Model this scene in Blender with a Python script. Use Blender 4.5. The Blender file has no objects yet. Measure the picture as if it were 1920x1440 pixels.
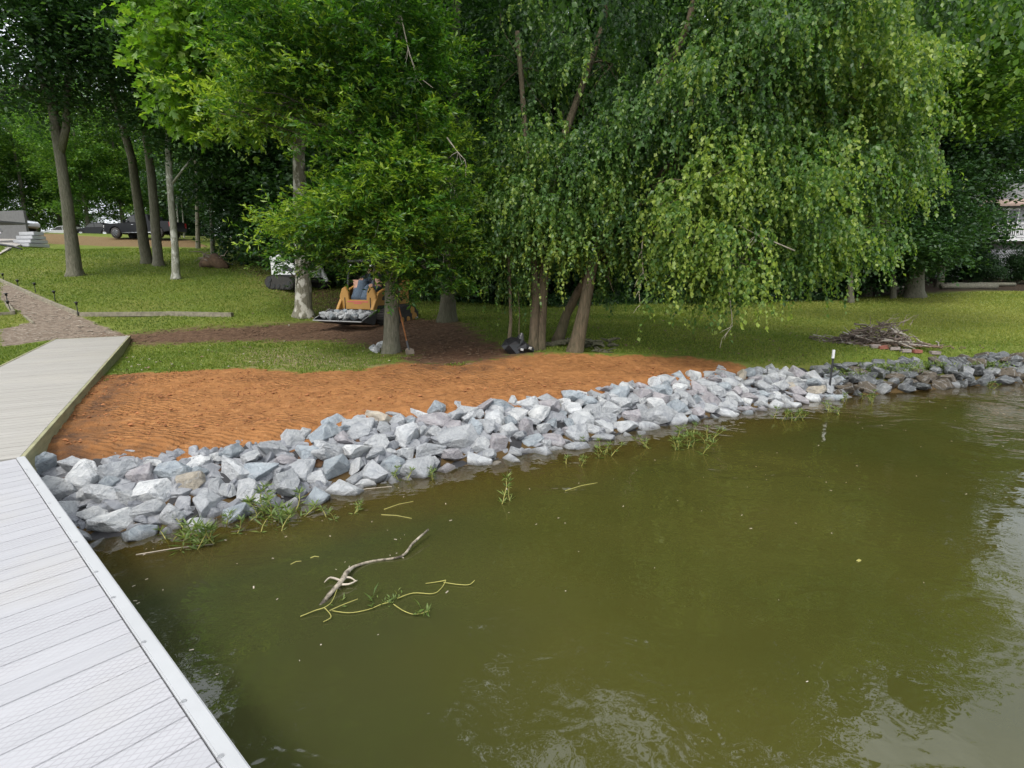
import bpy, bmesh, math, random
import numpy as np
from mathutils import Vector, Matrix, Euler
random.seed(7); rng = np.random.default_rng(7)
sc = bpy.context.scene
COL = sc.collection
# ------------------------------------------------------------------ camera, sky, sun, exposure
CAMZ, F, TP = 2.2, 1000.0, 0.2
PITCH = math.atan(TP); CP, SP = math.cos(PITCH), math.sin(PITCH)
cd = bpy.data.cameras.new('camera'); cam = bpy.data.objects.new('camera', cd); COL.objects.link(cam)
cam.location = (0, 0, CAMZ); cam.rotation_euler = (math.pi/2 - PITCH, 0, 0)
cd.sensor_width = 36; cd.lens = 36*F/1920; cd.clip_end = 3000; cd.clip_start = 0.02
sc.camera = cam
SUN_EL, SUN_AZ = math.radians(56), math.radians(205)     # azimuth clockwise from +Y: behind the camera, a bit to the left
w = bpy.data.worlds.new('World'); sc.world = w; w.use_nodes = True
wn = w.node_tree; bg = wn.nodes['Background']; sk = wn.nodes.new('ShaderNodeTexSky')
sk.sky_type = 'NISHITA'; sk.sun_disc = False; sk.sun_elevation = SUN_EL; sk.sun_rotation = SUN_AZ
sk.air_density = 1.0; sk.dust_density = 6.0; sk.ozone_density = 1.0
hs_ = wn.nodes.new('ShaderNodeHueSaturation'); hs_.inputs['Saturation'].default_value = .6; hs_.inputs['Value'].default_value = 1.12
wn.links.new(sk.outputs[0], hs_.inputs['Color']); tc_ = wn.nodes.new('ShaderNodeTexCoord'); cn_ = wn.nodes.new('ShaderNodeTexNoise'); cn_.inputs['Scale'].default_value = 2.2; cn_.inputs['Detail'].default_value = 5
cr_ = wn.nodes.new('ShaderNodeValToRGB'); cr_.color_ramp.elements[0].position = .38; cr_.color_ramp.elements[0].color = (.30,.30,.30,1); cr_.color_ramp.elements[1].position = .62; cr_.color_ramp.elements[1].color = (.85,.85,.85,1)
cm_ = wn.nodes.new('ShaderNodeMixRGB'); cm_.inputs['Color2'].default_value = (7.8,8.2,8.6,1)
wn.links.new(tc_.outputs['Generated'], cn_.inputs['Vector']); wn.links.new(cn_.outputs['Fac'], cr_.inputs['Fac']); wn.links.new(cr_.outputs[0], cm_.inputs['Fac'])
wn.links.new(hs_.outputs[0], cm_.inputs['Color1']); wn.links.new(cm_.outputs[0], bg.inputs[0]); bg.inputs[1].default_value = 0.15
sl = bpy.data.lights.new('sun', 'SUN'); so = bpy.data.objects.new('sun', sl); COL.objects.link(so)
sl.energy = 1.3; sl.angle = math.radians(10); sl.color = (1, .95, .88)
sd = Vector((math.sin(SUN_AZ)*math.cos(SUN_EL), math.cos(SUN_AZ)*math.cos(SUN_EL), math.sin(SUN_EL)))
so.rotation_euler = sd.to_track_quat('Z', 'Y').to_euler()
sc.view_settings.view_transform = 'Standard'; sc.view_settings.look = 'None'
sc.view_settings.exposure = 0.72; sc.view_settings.gamma = 1
try:
    sc.cycles.max_bounces = 6; sc.cycles.diffuse_bounces = 3; sc.cycles.glossy_bounces = 3
    sc.cycles.transparent_max_bounces = 8; sc.cycles.transmission_bounces = 3
    sc.cycles.caustics_reflective = False; sc.cycles.caustics_refractive = False
    sc.cycles.sample_clamp_indirect = 6
except Exception: pass
# ------------------------------------------------------------------ photograph to world helpers
def ray(px, py):
    u, v = px-960, py-720
    return np.array([u, F*CP - v*SP, -(v*CP + F*SP)])
def at(px, py, Y):
    r = ray(px, py); t = Y/r[1]; return Vector((r[0]*t, Y, CAMZ + r[2]*t))
def onz(px, py, z):
    r = ray(px, py); t = (z-CAMZ)/r[2]; return Vector((r[0]*t, r[1]*t, z))
# ------------------------------------------------------------------ terrain
shore_px = [(170,1012),(300,992),(450,962),(620,925),(750,895),(900,868),(1050,838),(1200,805),(1350,780),(1480,758),(1580,744),(1700,735),(1820,724),(1920,716)]
SH = [(-200,-6),(-60,-1),(-14,2.4),(-6,3.6)] + [tuple(onz(x,y,0))[:2] for x,y in shore_px] + [(20,13.6),(60,17),(200,25)]
SHX = np.array([p[0] for p in SH]); SHY = np.array([p[1] for p in SH])
def shore(x): return np.interp(x, SHX, SHY)
ctrl = [ # px, py, depth : ground seen at that pixel lies at that depth
 (733,662,11.4),(838,598,15.5),(665,612,16.6),(570,595,17.5),(140,512,23),(297,498,27),(331,526,24),(275,450,41),(60,437,44),(350,462,38),
 (148,592,17),(245,640,14.9),(100,640,14.9),(436,596,16.5),(450,560,19.5),(500,520,24),(1045,640,12.3),(1085,664,11.2),(955,662,11.2),
 (1650,640,12.3),(1530,640,12.3),(1900,640,12.6),(1400,548,33),(1700,548,29),(1900,545,31),(1200,570,24),(1000,575,22),(1250,620,14),
 (0,530,22),(10,478,33),(640,470,38),(900,500,38),(1300,500,45),(1750,500,48),(1900,480,48)]
pts = [at(*c) for c in ctrl]
for sx in (-14,-9,-6,-3,0,3,6,9,12,16):          # top of the bank behind the stones
    sy = float(shore(sx)); pts.append(Vector((sx, sy+1.5, .44 if sx < 6.5 else .42))); pts.append(Vector((sx, sy+3.2, .50)))
pts += [Vector((-30,12,2.0)), Vector((-30,30,4.2)), Vector((26,30,1.6)), Vector((26,15,.8)), Vector((-45,60,6.3)), Vector((0,60,4.6)), Vector((30,60,3.6)), Vector((-20,15,1.6))]
CX = np.array([[p.x,p.y] for p in pts]); CZ = np.array([p.z for p in pts])
def _phi(r2): return np.where(r2 > 0, .5*r2*np.log(np.maximum(r2,1e-12)), 0)
_n = len(CX); _A = np.zeros((_n+3,_n+3)); _d2 = ((CX[:,None]-CX[None])**2).sum(2)
_A[:_n,:_n] = _phi(_d2) + np.eye(_n)*6.0; _A[:_n,_n] = 1; _A[:_n,_n+1:] = CX; _A[_n,:_n] = 1; _A[_n+1:,:_n] = CX.T
_W = np.linalg.solve(_A, np.concatenate([CZ, np.zeros(3)]))
def hgt(x, y):
    x = np.atleast_1d(np.asarray(x,float)); y = np.atleast_1d(np.asarray(y,float)); out = np.empty(x.shape)
    for a in range(0, x.size, 20000):
        xs, ys = np.clip(x.flat[a:a+20000],-42,30), np.clip(y.flat[a:a+20000],2,60)
        r2 = (xs[:,None]-CX[:,0])**2 + (ys[:,None]-CX[:,1])**2
        out.flat[a:a+20000] = _phi(r2)@_W[:_n] + _W[_n] + xs*_W[_n+1] + ys*_W[_n+2]
    s = y - shore(x)
    bank = np.where(s < 0, np.maximum(s*.30, -2.2), .31*s)
    k = np.clip((s-1.15)/.8, 0, 1); k = k*k*(3-2*k)
    return bank*(1-k) + np.maximum(out,.3)*k
def gz(x, y): return float(hgt(x, y)[0])
def ong(px, py, far=60):
    r = ray(px, py); ts = np.arange(2.0, far, .05); X = r[0]/r[1]*ts; Z = CAMZ + r[2]/r[1]*ts
    below = Z < hgt(X, ts); i = int(np.argmax(below)) if below.any() else len(ts)-1
    return Vector((X[i], ts[i], gz(X[i], ts[i])))
# ------------------------------------------------------------------ material helpers
class NT:
    def __init__(s, name):
        s.m = bpy.data.materials.new(name); s.m.use_nodes = True; s.t = s.m.node_tree; s.t.nodes.clear()
        s.out = s.t.nodes.new('ShaderNodeOutputMaterial')
    def n(s, typ, ins=None, **kw):
        nd = s.t.nodes.new('ShaderNode'+typ)
        for k, v in kw.items(): setattr(nd, k, v)
        for k, v in (ins or {}).items():
            i = nd.inputs[k]
            if isinstance(v, bpy.types.NodeSocket): s.t.links.new(v, i)
            else: i.default_value = v
        return nd
    def link(s, a, b): s.t.links.new(a, b)
    def ramp(s, fac, stops, interp='LINEAR'):
        r = s.n('ValToRGB', {'Fac': fac}); cr = r.color_ramp; cr.interpolation = interp
        while len(cr.elements) < len(stops): cr.elements.new(.5)
        for e, (p, c) in zip(cr.elements, stops): e.position = p; e.color = (*c, 1) if len(c) == 3 else c
        return r.outputs[0]
    def mix(s, f, a, b, mode='MIX'):
        r = s.n('MixRGB', {'Fac': f, 'Color1': a if isinstance(a, bpy.types.NodeSocket) else (*a,1), 'Color2': b if isinstance(b, bpy.types.NodeSocket) else (*b,1)}, blend_type=mode)
        return r.outputs[0]
    def math(s, op, a, b=0.0, clamp=False):
        return s.n('Math', {0: a, 1: b}, operation=op, use_clamp=clamp).outputs[0]
    def noise(s, scale, detail=4, rough=.55, vec=None, dist=0):
        i = {'Scale': scale, 'Detail': detail, 'Roughness': rough, 'Distortion': dist}
        if vec is not None: i['Vector'] = vec
        return s.n('TexNoise', i).outputs['Fac']
    def coord(s, which='Object', scale=(1,1,1), rot=(0,0,0)):
        return s.n('Mapping', {'Vector': s.n('TexCoord').outputs[which], 'Scale': scale, 'Rotation': rot}).outputs[0]
    def attr(s, name): return s.n('Attribute', attribute_name=name).outputs['Fac']
    def bump(s, h, strength=.5, dist=.02, normal=None):
        i = {'Height': h, 'Strength': strength, 'Distance': dist}
        if normal is not None: i['Normal'] = normal
        return s.n('Bump', i).outputs[0]
    def done(s, color, rough=.7, normal=None, metal=0, spec=.5, **kw):
        i = {'Base Color': color if isinstance(color, bpy.types.NodeSocket) else (*color,1), 'Roughness': rough, 'Metallic': metal, 'Specular IOR Level': spec}
        if normal is not None: i['Normal'] = normal
        i.update(kw); b = s.n('BsdfPrincipled', i); s.link(b.outputs[0], s.out.inputs[0]); return s.m
def plain(name, c, rough=.6, metal=0, var=.25, scale=8, bump=.15, spec=.5):
    t = NT(name); v = t.coord(); nz = t.noise(scale, 5, .6, v)
    col = t.ramp(nz, [(.3, tuple(x*(1-var) for x in c)), (.7, tuple(min(1,x*(1+var)) for x in c))])
    return t.done(col, rough, t.bump(t.noise(scale*5,3,.6,v), bump, .01), metal, spec)
M = {}
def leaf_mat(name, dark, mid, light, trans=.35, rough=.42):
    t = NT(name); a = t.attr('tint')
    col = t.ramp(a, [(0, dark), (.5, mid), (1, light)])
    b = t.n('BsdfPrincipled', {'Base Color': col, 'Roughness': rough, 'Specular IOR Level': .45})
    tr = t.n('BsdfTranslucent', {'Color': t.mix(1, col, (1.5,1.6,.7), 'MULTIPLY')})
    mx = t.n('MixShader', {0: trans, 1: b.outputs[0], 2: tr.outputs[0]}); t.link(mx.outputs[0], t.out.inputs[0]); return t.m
M['leaf_oak'] = leaf_mat('leaf_oak', (.016,.052,.009), (.056,.150,.020), (.270,.370,.045), .42, .38)
M['leaf_birch'] = leaf_mat('leaf_birch', (.028,.072,.022), (.095,.190,.044), (.290,.370,.070), .48, .40)
M['leaf_syc'] = leaf_mat('leaf_syc', (.060,.140,.018), (.125,.250,.030), (.280,.400,.050), .45)
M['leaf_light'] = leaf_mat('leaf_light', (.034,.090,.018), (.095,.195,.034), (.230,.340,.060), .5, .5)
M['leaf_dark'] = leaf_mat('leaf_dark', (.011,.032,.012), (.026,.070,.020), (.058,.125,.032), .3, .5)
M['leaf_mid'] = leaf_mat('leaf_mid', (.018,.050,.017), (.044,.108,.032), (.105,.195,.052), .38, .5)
M['leaf_weed'] = leaf_mat('leaf_weed', (.060,.110,.020), (.110,.170,.035), (.190,.230,.060), .3, .5)
M['stem_yellow'] = plain('stem_yellow', (.32,.30,.08), .6)
def bark(name, a, b, patch=None, scale=1.0):
    t = NT(name); v = t.coord('Object', (14*scale,14*scale,3*scale)); nz = t.noise(1.6, 8, .7, v, .6)
    vo = t.n('TexVoronoi', {'Vector': v, 'Scale': 1.2, 'Randomness': 1}, feature='DISTANCE_TO_EDGE').outputs['Distance']
    col = t.ramp(nz, [(.32, a), (.68, b)])
    col = t.mix(t.math('MULTIPLY', t.noise(.9,3,.5,t.coord('Object')), .5), col, (.10,.13,.06))
    if patch: col = t.mix(t.ramp(t.noise(5,5,.6,t.coord('Object',(1,1,.6))), [(.5,(0,0,0)),(.58,(1,1,1))]), col, patch)
    h = t.math('ADD', nz, t.math('MULTIPLY', vo, .8))
    return t.done(col, .9, t.bump(h, .9, .035), 0, .2)
M['bark_oak'] = bark('bark_oak', (.085,.072,.058), (.235,.21,.175))
M['bark_syc'] = bark('bark_syc', (.14,.12,.095), (.30,.27,.22), (.50,.48,.42))
M['bark_birch'] = bark('bark_birch', (.050,.033,.025), (.17,.118,.088))
M['bark_dark'] = bark('bark_dark', (.05,.042,.034), (.14,.12,.095))
M['bark_pale'] = bark('bark_pale', (.22,.21,.17), (.42,.41,.36), (.5,.5,.45))
M['twig'] = plain('twig', (.22,.18,.14), .85, 0, .3)
M['twig_grey'] = plain('twig_grey', (.33,.30,.26), .9, 0, .35)
M['twig_dark'] = plain('twig_dark', (.13,.10,.08), .9, 0, .4)
M['twig_pale'] = plain('twig_pale', (.42,.37,.30), .85, 0, .35)
# ------------------------------------------------------------------ mesh helpers
class MB:
    def __init__(s): s.v = []; s.f = []
    def add(s, vs, fs): o = len(s.v); s.v += [tuple(p) for p in vs]; s.f += [tuple(i+o for i in f) for f in fs]; return s
    def box(s, c, size, rot=None):
        hx, hy, hz = [a/2 for a in size]; c = Vector(c); R = rot if rot is not None else Matrix.Identity(3)
        vs = [c + R@Vector((x*hx,y*hy,z*hz)) for z in (-1,1) for x,y in ((-1,-1),(1,-1),(1,1),(-1,1))]
        return s.add(vs, [(3,2,1,0),(4,5,6,7),(0,1,5,4),(1,2,6,5),(2,3,7,6),(3,0,4,7)])
    def tube(s, ps, rs, n=8, jit=0, cap=True, flute=0):
        ps = [Vector(p) for p in ps]; vs = []; k = len(ps); ph = random.uniform(0,6)
        ref = Vector((0,0,1)) if abs((ps[-1]-ps[0]).normalized().z) < .9 else Vector((1,0,0))
        for i, p in enumerate(ps):
            d = (ps[min(i+1,k-1)]-ps[max(i-1,0)]).normalized(); a = d.cross(ref).normalized(); b = d.cross(a)
            for j in range(n):
                an = 2*math.pi*j/n; r = rs[i]*(1+random.uniform(-jit,jit))
                if flute and i < 3: r *= 1+flute*(3-i)/3*math.sin(an*5+ph)
                vs.append(p + (a*math.cos(an)+b*math.sin(an))*r)
        fs = [(i*n+j, i*n+(j+1)%n, (i+1)*n+(j+1)%n, (i+1)*n+j) for i in range(k-1) for j in range(n)]
        if cap: fs += [tuple(range(n))[::-1], tuple((k-1)*n+j for j in range(n))]
        return s.add(vs, fs)
    def prism(s, prof, x0, x1, axis='x'):          # profile of (a,b) extruded along an axis
        n = len(prof)
        mk = {'x': lambda t,a,b:(t,a,b), 'y': lambda t,a,b:(a,t,b), 'z': lambda t,a,b:(a,b,t)}[axis]
        vs = [mk(x0,a,b) for a,b in prof] + [mk(x1,a,b) for a,b in prof]
        return s.add(vs, [tuple(range(n))[::-1], tuple(range(n,2*n))] + [(i,(i+1)%n,n+(i+1)%n,n+i) for i in range(n)])
    def build(s, name, mat, parent=None, smooth=False, bevel=0):
        me = bpy.data.meshes.new(name); me.from_pydata([tuple(p) for p in s.v], [], s.f); me.update()
        bm = bmesh.new(); bm.from_mesh(me); bmesh.ops.recalc_face_normals(bm, faces=bm.faces)
        if bevel: bmesh.ops.bevel(bm, geom=[e for e in bm.edges if len(e.link_faces)==2 and e.calc_face_angle(0)>.5], offset=bevel, segments=2, affect='EDGES', clamp_overlap=True)
        bm.to_mesh(me); bm.free()
        if smooth: me.polygons.foreach_set('use_smooth', [True]*len(me.polygons))
        me.materials.append(M[mat] if isinstance(mat, str) else mat)
        o = bpy.data.objects.new(name, me); COL.objects.link(o)
        if parent: o.parent = parent
        return o
def tag(o, label=None, cat=None, group=None, kind=None):
    for k, v in (('label',label),('category',cat),('group',group),('kind',kind)):
        if v: o[k] = v
    return o
def thing(name, label, cat, loc=(0,0,0), rz=0, group=None):
    o = bpy.data.objects.new(name, None); COL.objects.link(o); o.location = loc; o.rotation_euler = (0,0,rz)
    o.empty_display_size = .1; return tag(o, label, cat, group)
def npmesh(name, co, faces, mat, parent=None, attrs=None, smooth=False):
    me = bpy.data.meshes.new(name); me.vertices.add(len(co)); me.vertices.foreach_set('co', np.ascontiguousarray(co, np.float32).ravel())
    k = faces.shape[1]; me.loops.add(faces.size); me.loops.foreach_set('vertex_index', np.ascontiguousarray(faces, np.int32).ravel())
    me.polygons.add(len(faces)); me.polygons.foreach_set('loop_start', np.arange(0, faces.size, k, dtype=np.int32))
    me.update(calc_edges=True)
    for an, av in (attrs or {}).items():
        a = me.attributes.new(an, 'FLOAT', 'POINT'); a.data.foreach_set('value', np.ascontiguousarray(av, np.float32))
    if smooth: me.polygons.foreach_set('use_smooth', np.ones(len(faces), bool))
    me.materials.append(M[mat] if isinstance(mat, str) else mat)
    o = bpy.data.objects.new(name, me); COL.objects.link(o)
    if parent: o.parent = parent
    return o
def unit(a): return a/np.maximum(np.linalg.norm(a, axis=-1, keepdims=True), 1e-9)
def leafgeo(P, D, L, W, wide=.5, tilt=.6, fold=.12, updir=(0,0,1)):
    n = len(P); D = unit(D); U = np.array(updir) + rng.normal(0, tilt, (n,3)); S = unit(np.cross(D, U)); N = np.cross(S, D)
    L = L[:,None]; W = W[:,None]
    v = np.stack([P, P+D*L*wide+S*W*.5+N*W*fold, P+D*L-N*L*.08, P+D*L*wide-S*W*.5+N*W*fold], 1).reshape(-1,3)
    b = np.arange(n)[:,None]*4; f = np.concatenate([b+np.array([[0,1,2]]), b+np.array([[0,2,3]])], 1).reshape(-1,3)
    return v, f
STAR = np.array([(0,0),(.18,-.30),(.42,-.48),(.45,-.22),(.78,-.40),(.74,-.14),(1,0),(.74,.14),(.78,.40),(.45,.22),(.42,.48),(.18,.30)])
def stargeo(P, D, L, tilt=.5):
    n = len(P); D = unit(D); S = unit(np.cross(D, np.array((0,0,1.)) + rng.normal(0,tilt,(n,3)))); N = np.cross(S, D)
    a = STAR[None,:,0,None]*L[:,None,None]; b = STAR[None,:,1,None]*L[:,None,None]
    v = (P[:,None]+D[:,None]*a+S[:,None]*b+N[:,None]*(np.abs(b)*.3-a*a/L[:,None,None]*.25)).reshape(-1,3)
    f = np.arange(n*12).reshape(n,12); tri = []
    for i in range(1,11): tri.append(np.stack([f[:,0], f[:,i], f[:,i+1]],1))
    return v, np.concatenate(tri)
# lobes: (centre, (rx,ry,rz), weight)
def spots(lobes, n, shell=.45):
    wt = np.array([l[2]*(l[1][0]*l[1][2]+l[1][0]*l[1][1]) for l in lobes]); idx = rng.choice(len(lobes), n, p=wt/wt.sum())
    d = unit(rng.normal(0,1,(n,3))); r = rng.random(n)**shell
    C = np.array([l[0] for l in lobes])[idx]; R = np.array([l[1] for l in lobes])[idx]
    # uneven outline: radius modulated by direction
    mod = 1 + .22*np.sin(d[:,0]*5+idx)*np.sin(d[:,2]*6+idx*2) + rng.normal(0,.07,n)
    return C + d*R*(r*mod)[:,None], d, idx
def clustered(lobes, n, style):
    k = {'hang':22,'rosette':18,'flat':14}[style]; nc = max(3, n//k); C, d, idx = spots(lobes, nc, .36); pick = rng.integers(0,nc,n)
    sg = {'hang':(.22,.22,.20),'rosette':(.26,.26,.09),'flat':(.45,.45,.18)}[style]; global CT; LW = np.array([l[2] for l in lobes])[idx]; CT = (rng.normal(0,.13,nc)+np.clip((LW-1.05)*1.0,-.2,.30))[pick]  # leaf tint follows lobe weight: bright lit lobes, dim back lobes put into colour
    big = np.array([max(l[1]) for l in lobes]).mean(); sg = np.array(sg)*min(1,big/1.0)
    return C[pick]+rng.normal(0,1,(n,3))*sg, unit(d[pick]+rng.normal(0,.45,(n,3))), idx[pick]
def crown(name, lobes, nspray, style, mat, parent, leaf=(.09,.03), per=12, seglen=.45):
    P0, d, idx = clustered(lobes, nspray, style); n = nspray
    t = (np.arange(per)+.5)/per; T = t[None,:,None]
    Ls = seglen*rng.uniform(.6,1.35,n)[:,None,None]
    if style == 'hang':          # drooping birch strings
        h = unit(d*np.array([1,1,.15])+rng.normal(0,.4,(n,3)))
        pos = P0[:,None]+h[:,None]*Ls*.75*(1-(1-T)**2) + np.array([0,0,-1.])*Ls*.8*(T**2.2) + .04*Ls*np.sin(T*6+rng.random((n,1,1))*6)
        ax = h[:,None]*.8*(1-T)+np.array([0,0,-1.])*(.1+T*1.2)
    elif style == 'rosette':     # upturned oak shoots with tufts of narrow leaves
        h = unit(d*np.array([1,1,.45])+np.array([0,0,.25])+rng.normal(0,.3,(n,3)))
        pos = P0[:,None]+h[:,None]*Ls*(T**.7) + np.array([0,0,-.12])*Ls*(T**2)
        ax = h[:,None]*1.0+np.zeros_like(T)
    else:                        # flat layered sprays
        h = unit(d*np.array([1,1,.2])+rng.normal(0,.35,(n,3)))
        pos = P0[:,None]+h[:,None]*Ls*T + np.array([0,0,-.3])*Ls*(T**2)+rng.normal(0,.12,(n,per,3))*Ls
        ax = h[:,None]+np.zeros_like(T)
    ax = unit(ax); side = unit(np.cross(ax, np.array([.1,.05,1.]))+1e-6)
    alt = np.where(np.arange(per)%2==0, 1., -1.)[None,:,None]
    spread = {'hang':.9,'rosette':.75,'flat':1.0}[style]
    D = ax*.6 + side*alt*spread*rng.uniform(.4,1.2,(n,per,1)) + rng.normal(0,.35,(n,per,3))
    if style == 'hang': D += np.array([0,0,-.55])
    P = pos.reshape(-1,3); D = D.reshape(-1,3); m = len(P)
    sz = rng.uniform(.5,1.35,m)
    if style == 'star': v, f = stargeo(P, D, leaf[0]*sz); rep = 12
    else:
        v, f = leafgeo(P, D, leaf[0]*sz, leaf[1]*sz*rng.uniform(.8,1.2,m), .62 if style=='rosette' else .45, .55 if style!='hang' else .9); rep = 4
    zc = P[:,2]; tipness = np.repeat(np.ones(n),per)*np.tile(t,n)
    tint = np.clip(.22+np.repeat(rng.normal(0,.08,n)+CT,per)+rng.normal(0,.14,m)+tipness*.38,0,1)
    return npmesh(name, v, f, mat, parent, {'tint': np.repeat(tint, rep)})
def starcrown(name, lobes, nspray, mat, parent, leaf=.2, per=7, seglen=.5):
    P0, d, idx = spots(lobes, nspray); n = nspray; t = (np.arange(per)+.5)/per; T = t[None,:,None]
    h = unit(d*np.array([1,1,.4])+rng.normal(0,.4,(n,3)))
    pos = P0[:,None]+h[:,None]*seglen*T+rng.normal(0,.1,(n,per,3)); D = h[:,None]+rng.normal(0,.6,(n,per,3))+np.array([0,0,-.3])
    P = pos.reshape(-1,3); m = len(P); v, f = stargeo(P, D.reshape(-1,3), leaf*rng.uniform(.55,1.2,m), .6)
    tint = np.clip(rng.normal(.5,.22,m),0,1); return npmesh(name, v, f, mat, parent, {'tint': np.repeat(tint,12)})
def curve(a, b, n=6, sag=.1, wob=.05):
    a, b = Vector(a), Vector(b); L = (b-a).length; out = []
    o = Vector((random.uniform(-1,1),random.uniform(-1,1),random.uniform(-.3,.8)))*L*sag
    for i in range(n):
        t = i/(n-1); p = a.lerp(b,t)+o*math.sin(math.pi*t)
        if 0 < i < n-1: p += Vector([random.uniform(-1,1) for _ in range(3)])*L*wob
        out.append(p)
    return out
def limbs(mb, roots, lobes, r0=.07, subs=6):
    for c, R, wgt in lobes:
        c = Vector(c); a = min(roots, key=lambda q: (Vector(q)-c).length + max(0, Vector(q).z-c.z)*1.2); L = (c-Vector(a)).length
        ps = curve(a, c, 7, .12, .03); rr = min(r0, .02+L*.014); mb.tube(ps, [rr*(1-.75*i/6) for i in range(7)], 6)
        for k in range(subs):
            s = ps[random.randint(2,6)]; d = Vector([random.gauss(0,1) for _ in range(3)]).normalized()
            e = c+Vector((d.x*R[0],d.y*R[1],d.z*R[2]))*.85
            q = curve(s, e, 5, .12, .05); mb.tube(q, [rr*.33*(1-.8*i/4)+.003 for i in range(5)], 4)
def lobe(px, py, Y, rx, ry, rd=None, wgt=1.0):
    s = Y/F; rd = rd if rd is not None else (rx+ry)/2*s; return (tuple(at(px,py,Y)), (rx*s, rd, ry*s), wgt)
def trunk_px(mb, pl, n=14, jit=.03, flute=.12, ground=True):
    """pl: (px, py, depth, radius); the first point is set into the ground with a root flare"""
    ps = [at(a,b,c) for a,b,c,_ in pl]; rs = [r for *_, r in pl]
    if ground:
        b0 = ps[0].copy(); b0.z = gz(b0.x,b0.y); d = (ps[1]-b0)
        ps = [b0-Vector((0,0,.15)), b0+Vector((0,0,.05)), b0+d.normalized()*.28] + ps[1:]; rs = [rs[0]*1.5, rs[0]*1.28, rs[0]*1.04] + rs[1:]
    # densify
    P, R = [ps[0]], [rs[0]]
    for i in range(1, len(ps)):
        k = max(1, int((ps[i]-ps[i-1]).length/.6))
        for j in range(1, k+1):
            t = j/k; w_ = Vector([random.uniform(-1,1)*rs[i]*.12 for _ in range(3)]) if j < k else Vector((0,0,0))
            P.append(ps[i-1].lerp(ps[i],t)+w_); R.append(rs[i-1]+(rs[i]-rs[i-1])*t)
    mb.tube(P, R, n, jit, True, flute); return P
# ------------------------------------------------------------------ the ground
def axis(pairs):
    out = []
    for a, b, s in pairs: out += list(np.arange(a, b, s))
    return np.array(out+[pairs[-1][1]])
gx = axis([(-250,-60,19),(-60,-24,1.2),(-24,-9,.25),(-9,9,.045),(9,16,.12),(16,40,.6),(40,250,21)])
gy = axis([(-120,-20,20),(-20,2,1),(2,4.2,.2),(4.2,13,.05),(13,20,.15),(20,34,.3),(34,70,1),(70,400,30)])
X, Y = np.meshgrid(gx, gy); Xf, Yf = X.ravel(), Y.ravel(); Zf = hgt(Xf, Yf)
def poly_mask(poly, x, y, soft):
    """1 inside, 0 outside, ramp of width soft across the edge"""
    P = np.array(poly); inside = np.zeros(len(x), bool); dm = np.full(len(x), 1e9)
    for i in range(len(P)):
        a, b = P[i], P[(i+1)%len(P)]
        c = ((a[1] > y) != (b[1] > y)) & (x < (b[0]-a[0])*(y-a[1])/(b[1]-a[1]+1e-12)+a[0]); inside ^= c
        ab = b-a; t = np.clip(((x-a[0])*ab[0]+(y-a[1])*ab[1])/(ab@ab+1e-12),0,1)
        dm = np.minimum(dm, np.hypot(x-a[0]-t*ab[0], y-a[1]-t*ab[1]))
    return np.clip(.5+np.where(inside, dm, -dm)/soft*.5, 0, 1)
def gp(pxs): return [tuple(ong(*p))[:2] for p in pxs]
clay_poly = gp([(212,702),(330,697),(450,690),(560,699),(680,694),(760,680),(860,684),(960,672),(1080,670),(1200,674),(1290,676),(1385,690),(1400,706)]) + [(6.3,10.6),(6.3,9.5),(0,6.5),(-3.6,4.0),(-8,3.4),(-8,6),(-6.9,7.6)]
dirt_poly = gp([(195,632),(300,620),(450,613),(600,604),(720,596),(800,598),(870,606),(900,630),(960,655),(1000,668),(900,684),(760,688),(752,662),(620,640),(450,640),(270,648)])
dirt2_poly = gp([(420,492),(470,520),(560,575),(610,600),(720,600),(690,560),(620,535),(560,520),(480,495)])
thin_poly = gp([(430,655),(560,650),(690,668),(740,690),(560,698),(420,690)])
path_poly = gp([(0,528),(60,548),(150,594),(200,614),(250,634),(110,636),(60,642),(0,652),(0,618),(60,604),(0,562)])
drive_poly = [tuple(at(*p))[:2] for p in [(-40,430,46),(60,433,45),(200,439,43),(360,450,42.5),(400,470,37),(250,464,37.5),(60,452,39),(-40,450,39.5)]]
clay = poly_mask(clay_poly, Xf, Yf, .5); dirt = np.maximum(poly_mask(dirt_poly, Xf, Yf, .9), poly_mask(dirt2_poly, Xf, Yf, 1.4)*.8)
thin = poly_mask(thin_poly, Xf, Yf, 1.2); path = poly_mask(path_poly, Xf, Yf, .35); drive = poly_mask(drive_poly, Xf, Yf, .5)
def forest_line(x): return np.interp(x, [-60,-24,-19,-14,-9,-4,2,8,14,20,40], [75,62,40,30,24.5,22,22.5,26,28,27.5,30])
soil_gap_shade_m = np.maximum(poly_mask(gp([(60,885),(90,830),(150,770),(225,700),(262,704),(190,790),(175,850),(260,850),(200,885)]),Xf,Yf,.7), poly_mask(gp([(740,668),(860,640),(980,650),(1010,672),(900,700),(760,700)]),Xf,Yf,1.6)*.8)
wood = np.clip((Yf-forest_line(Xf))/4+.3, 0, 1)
def wob(x, y, s, seed=0):
    r = np.random.default_rng(seed); z = 0
    for k in range(9):
        a = r.uniform(0,6.28); f_ = s*r.uniform(.6,2.0); z = z+np.sin((x*math.cos(a)+y*math.sin(a))*f_+r.uniform(0,6.28))
    return z/9
Sf = Yf-shore(Xf)
land = (Sf > 1.2); _bk = np.clip((Sf-.70)/.3,0,1); _bk = np.where((Xf > -9)&(Xf < 7), _bk, 1); clay = clay*_bk; soil_gap_shade_m = np.maximum(soil_gap_shade_m, np.clip(2.2*(1-_bk),0,1)*(Sf > -.3))  # dark brown soil patches, plus gap shade between bank stones put into colour
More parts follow.
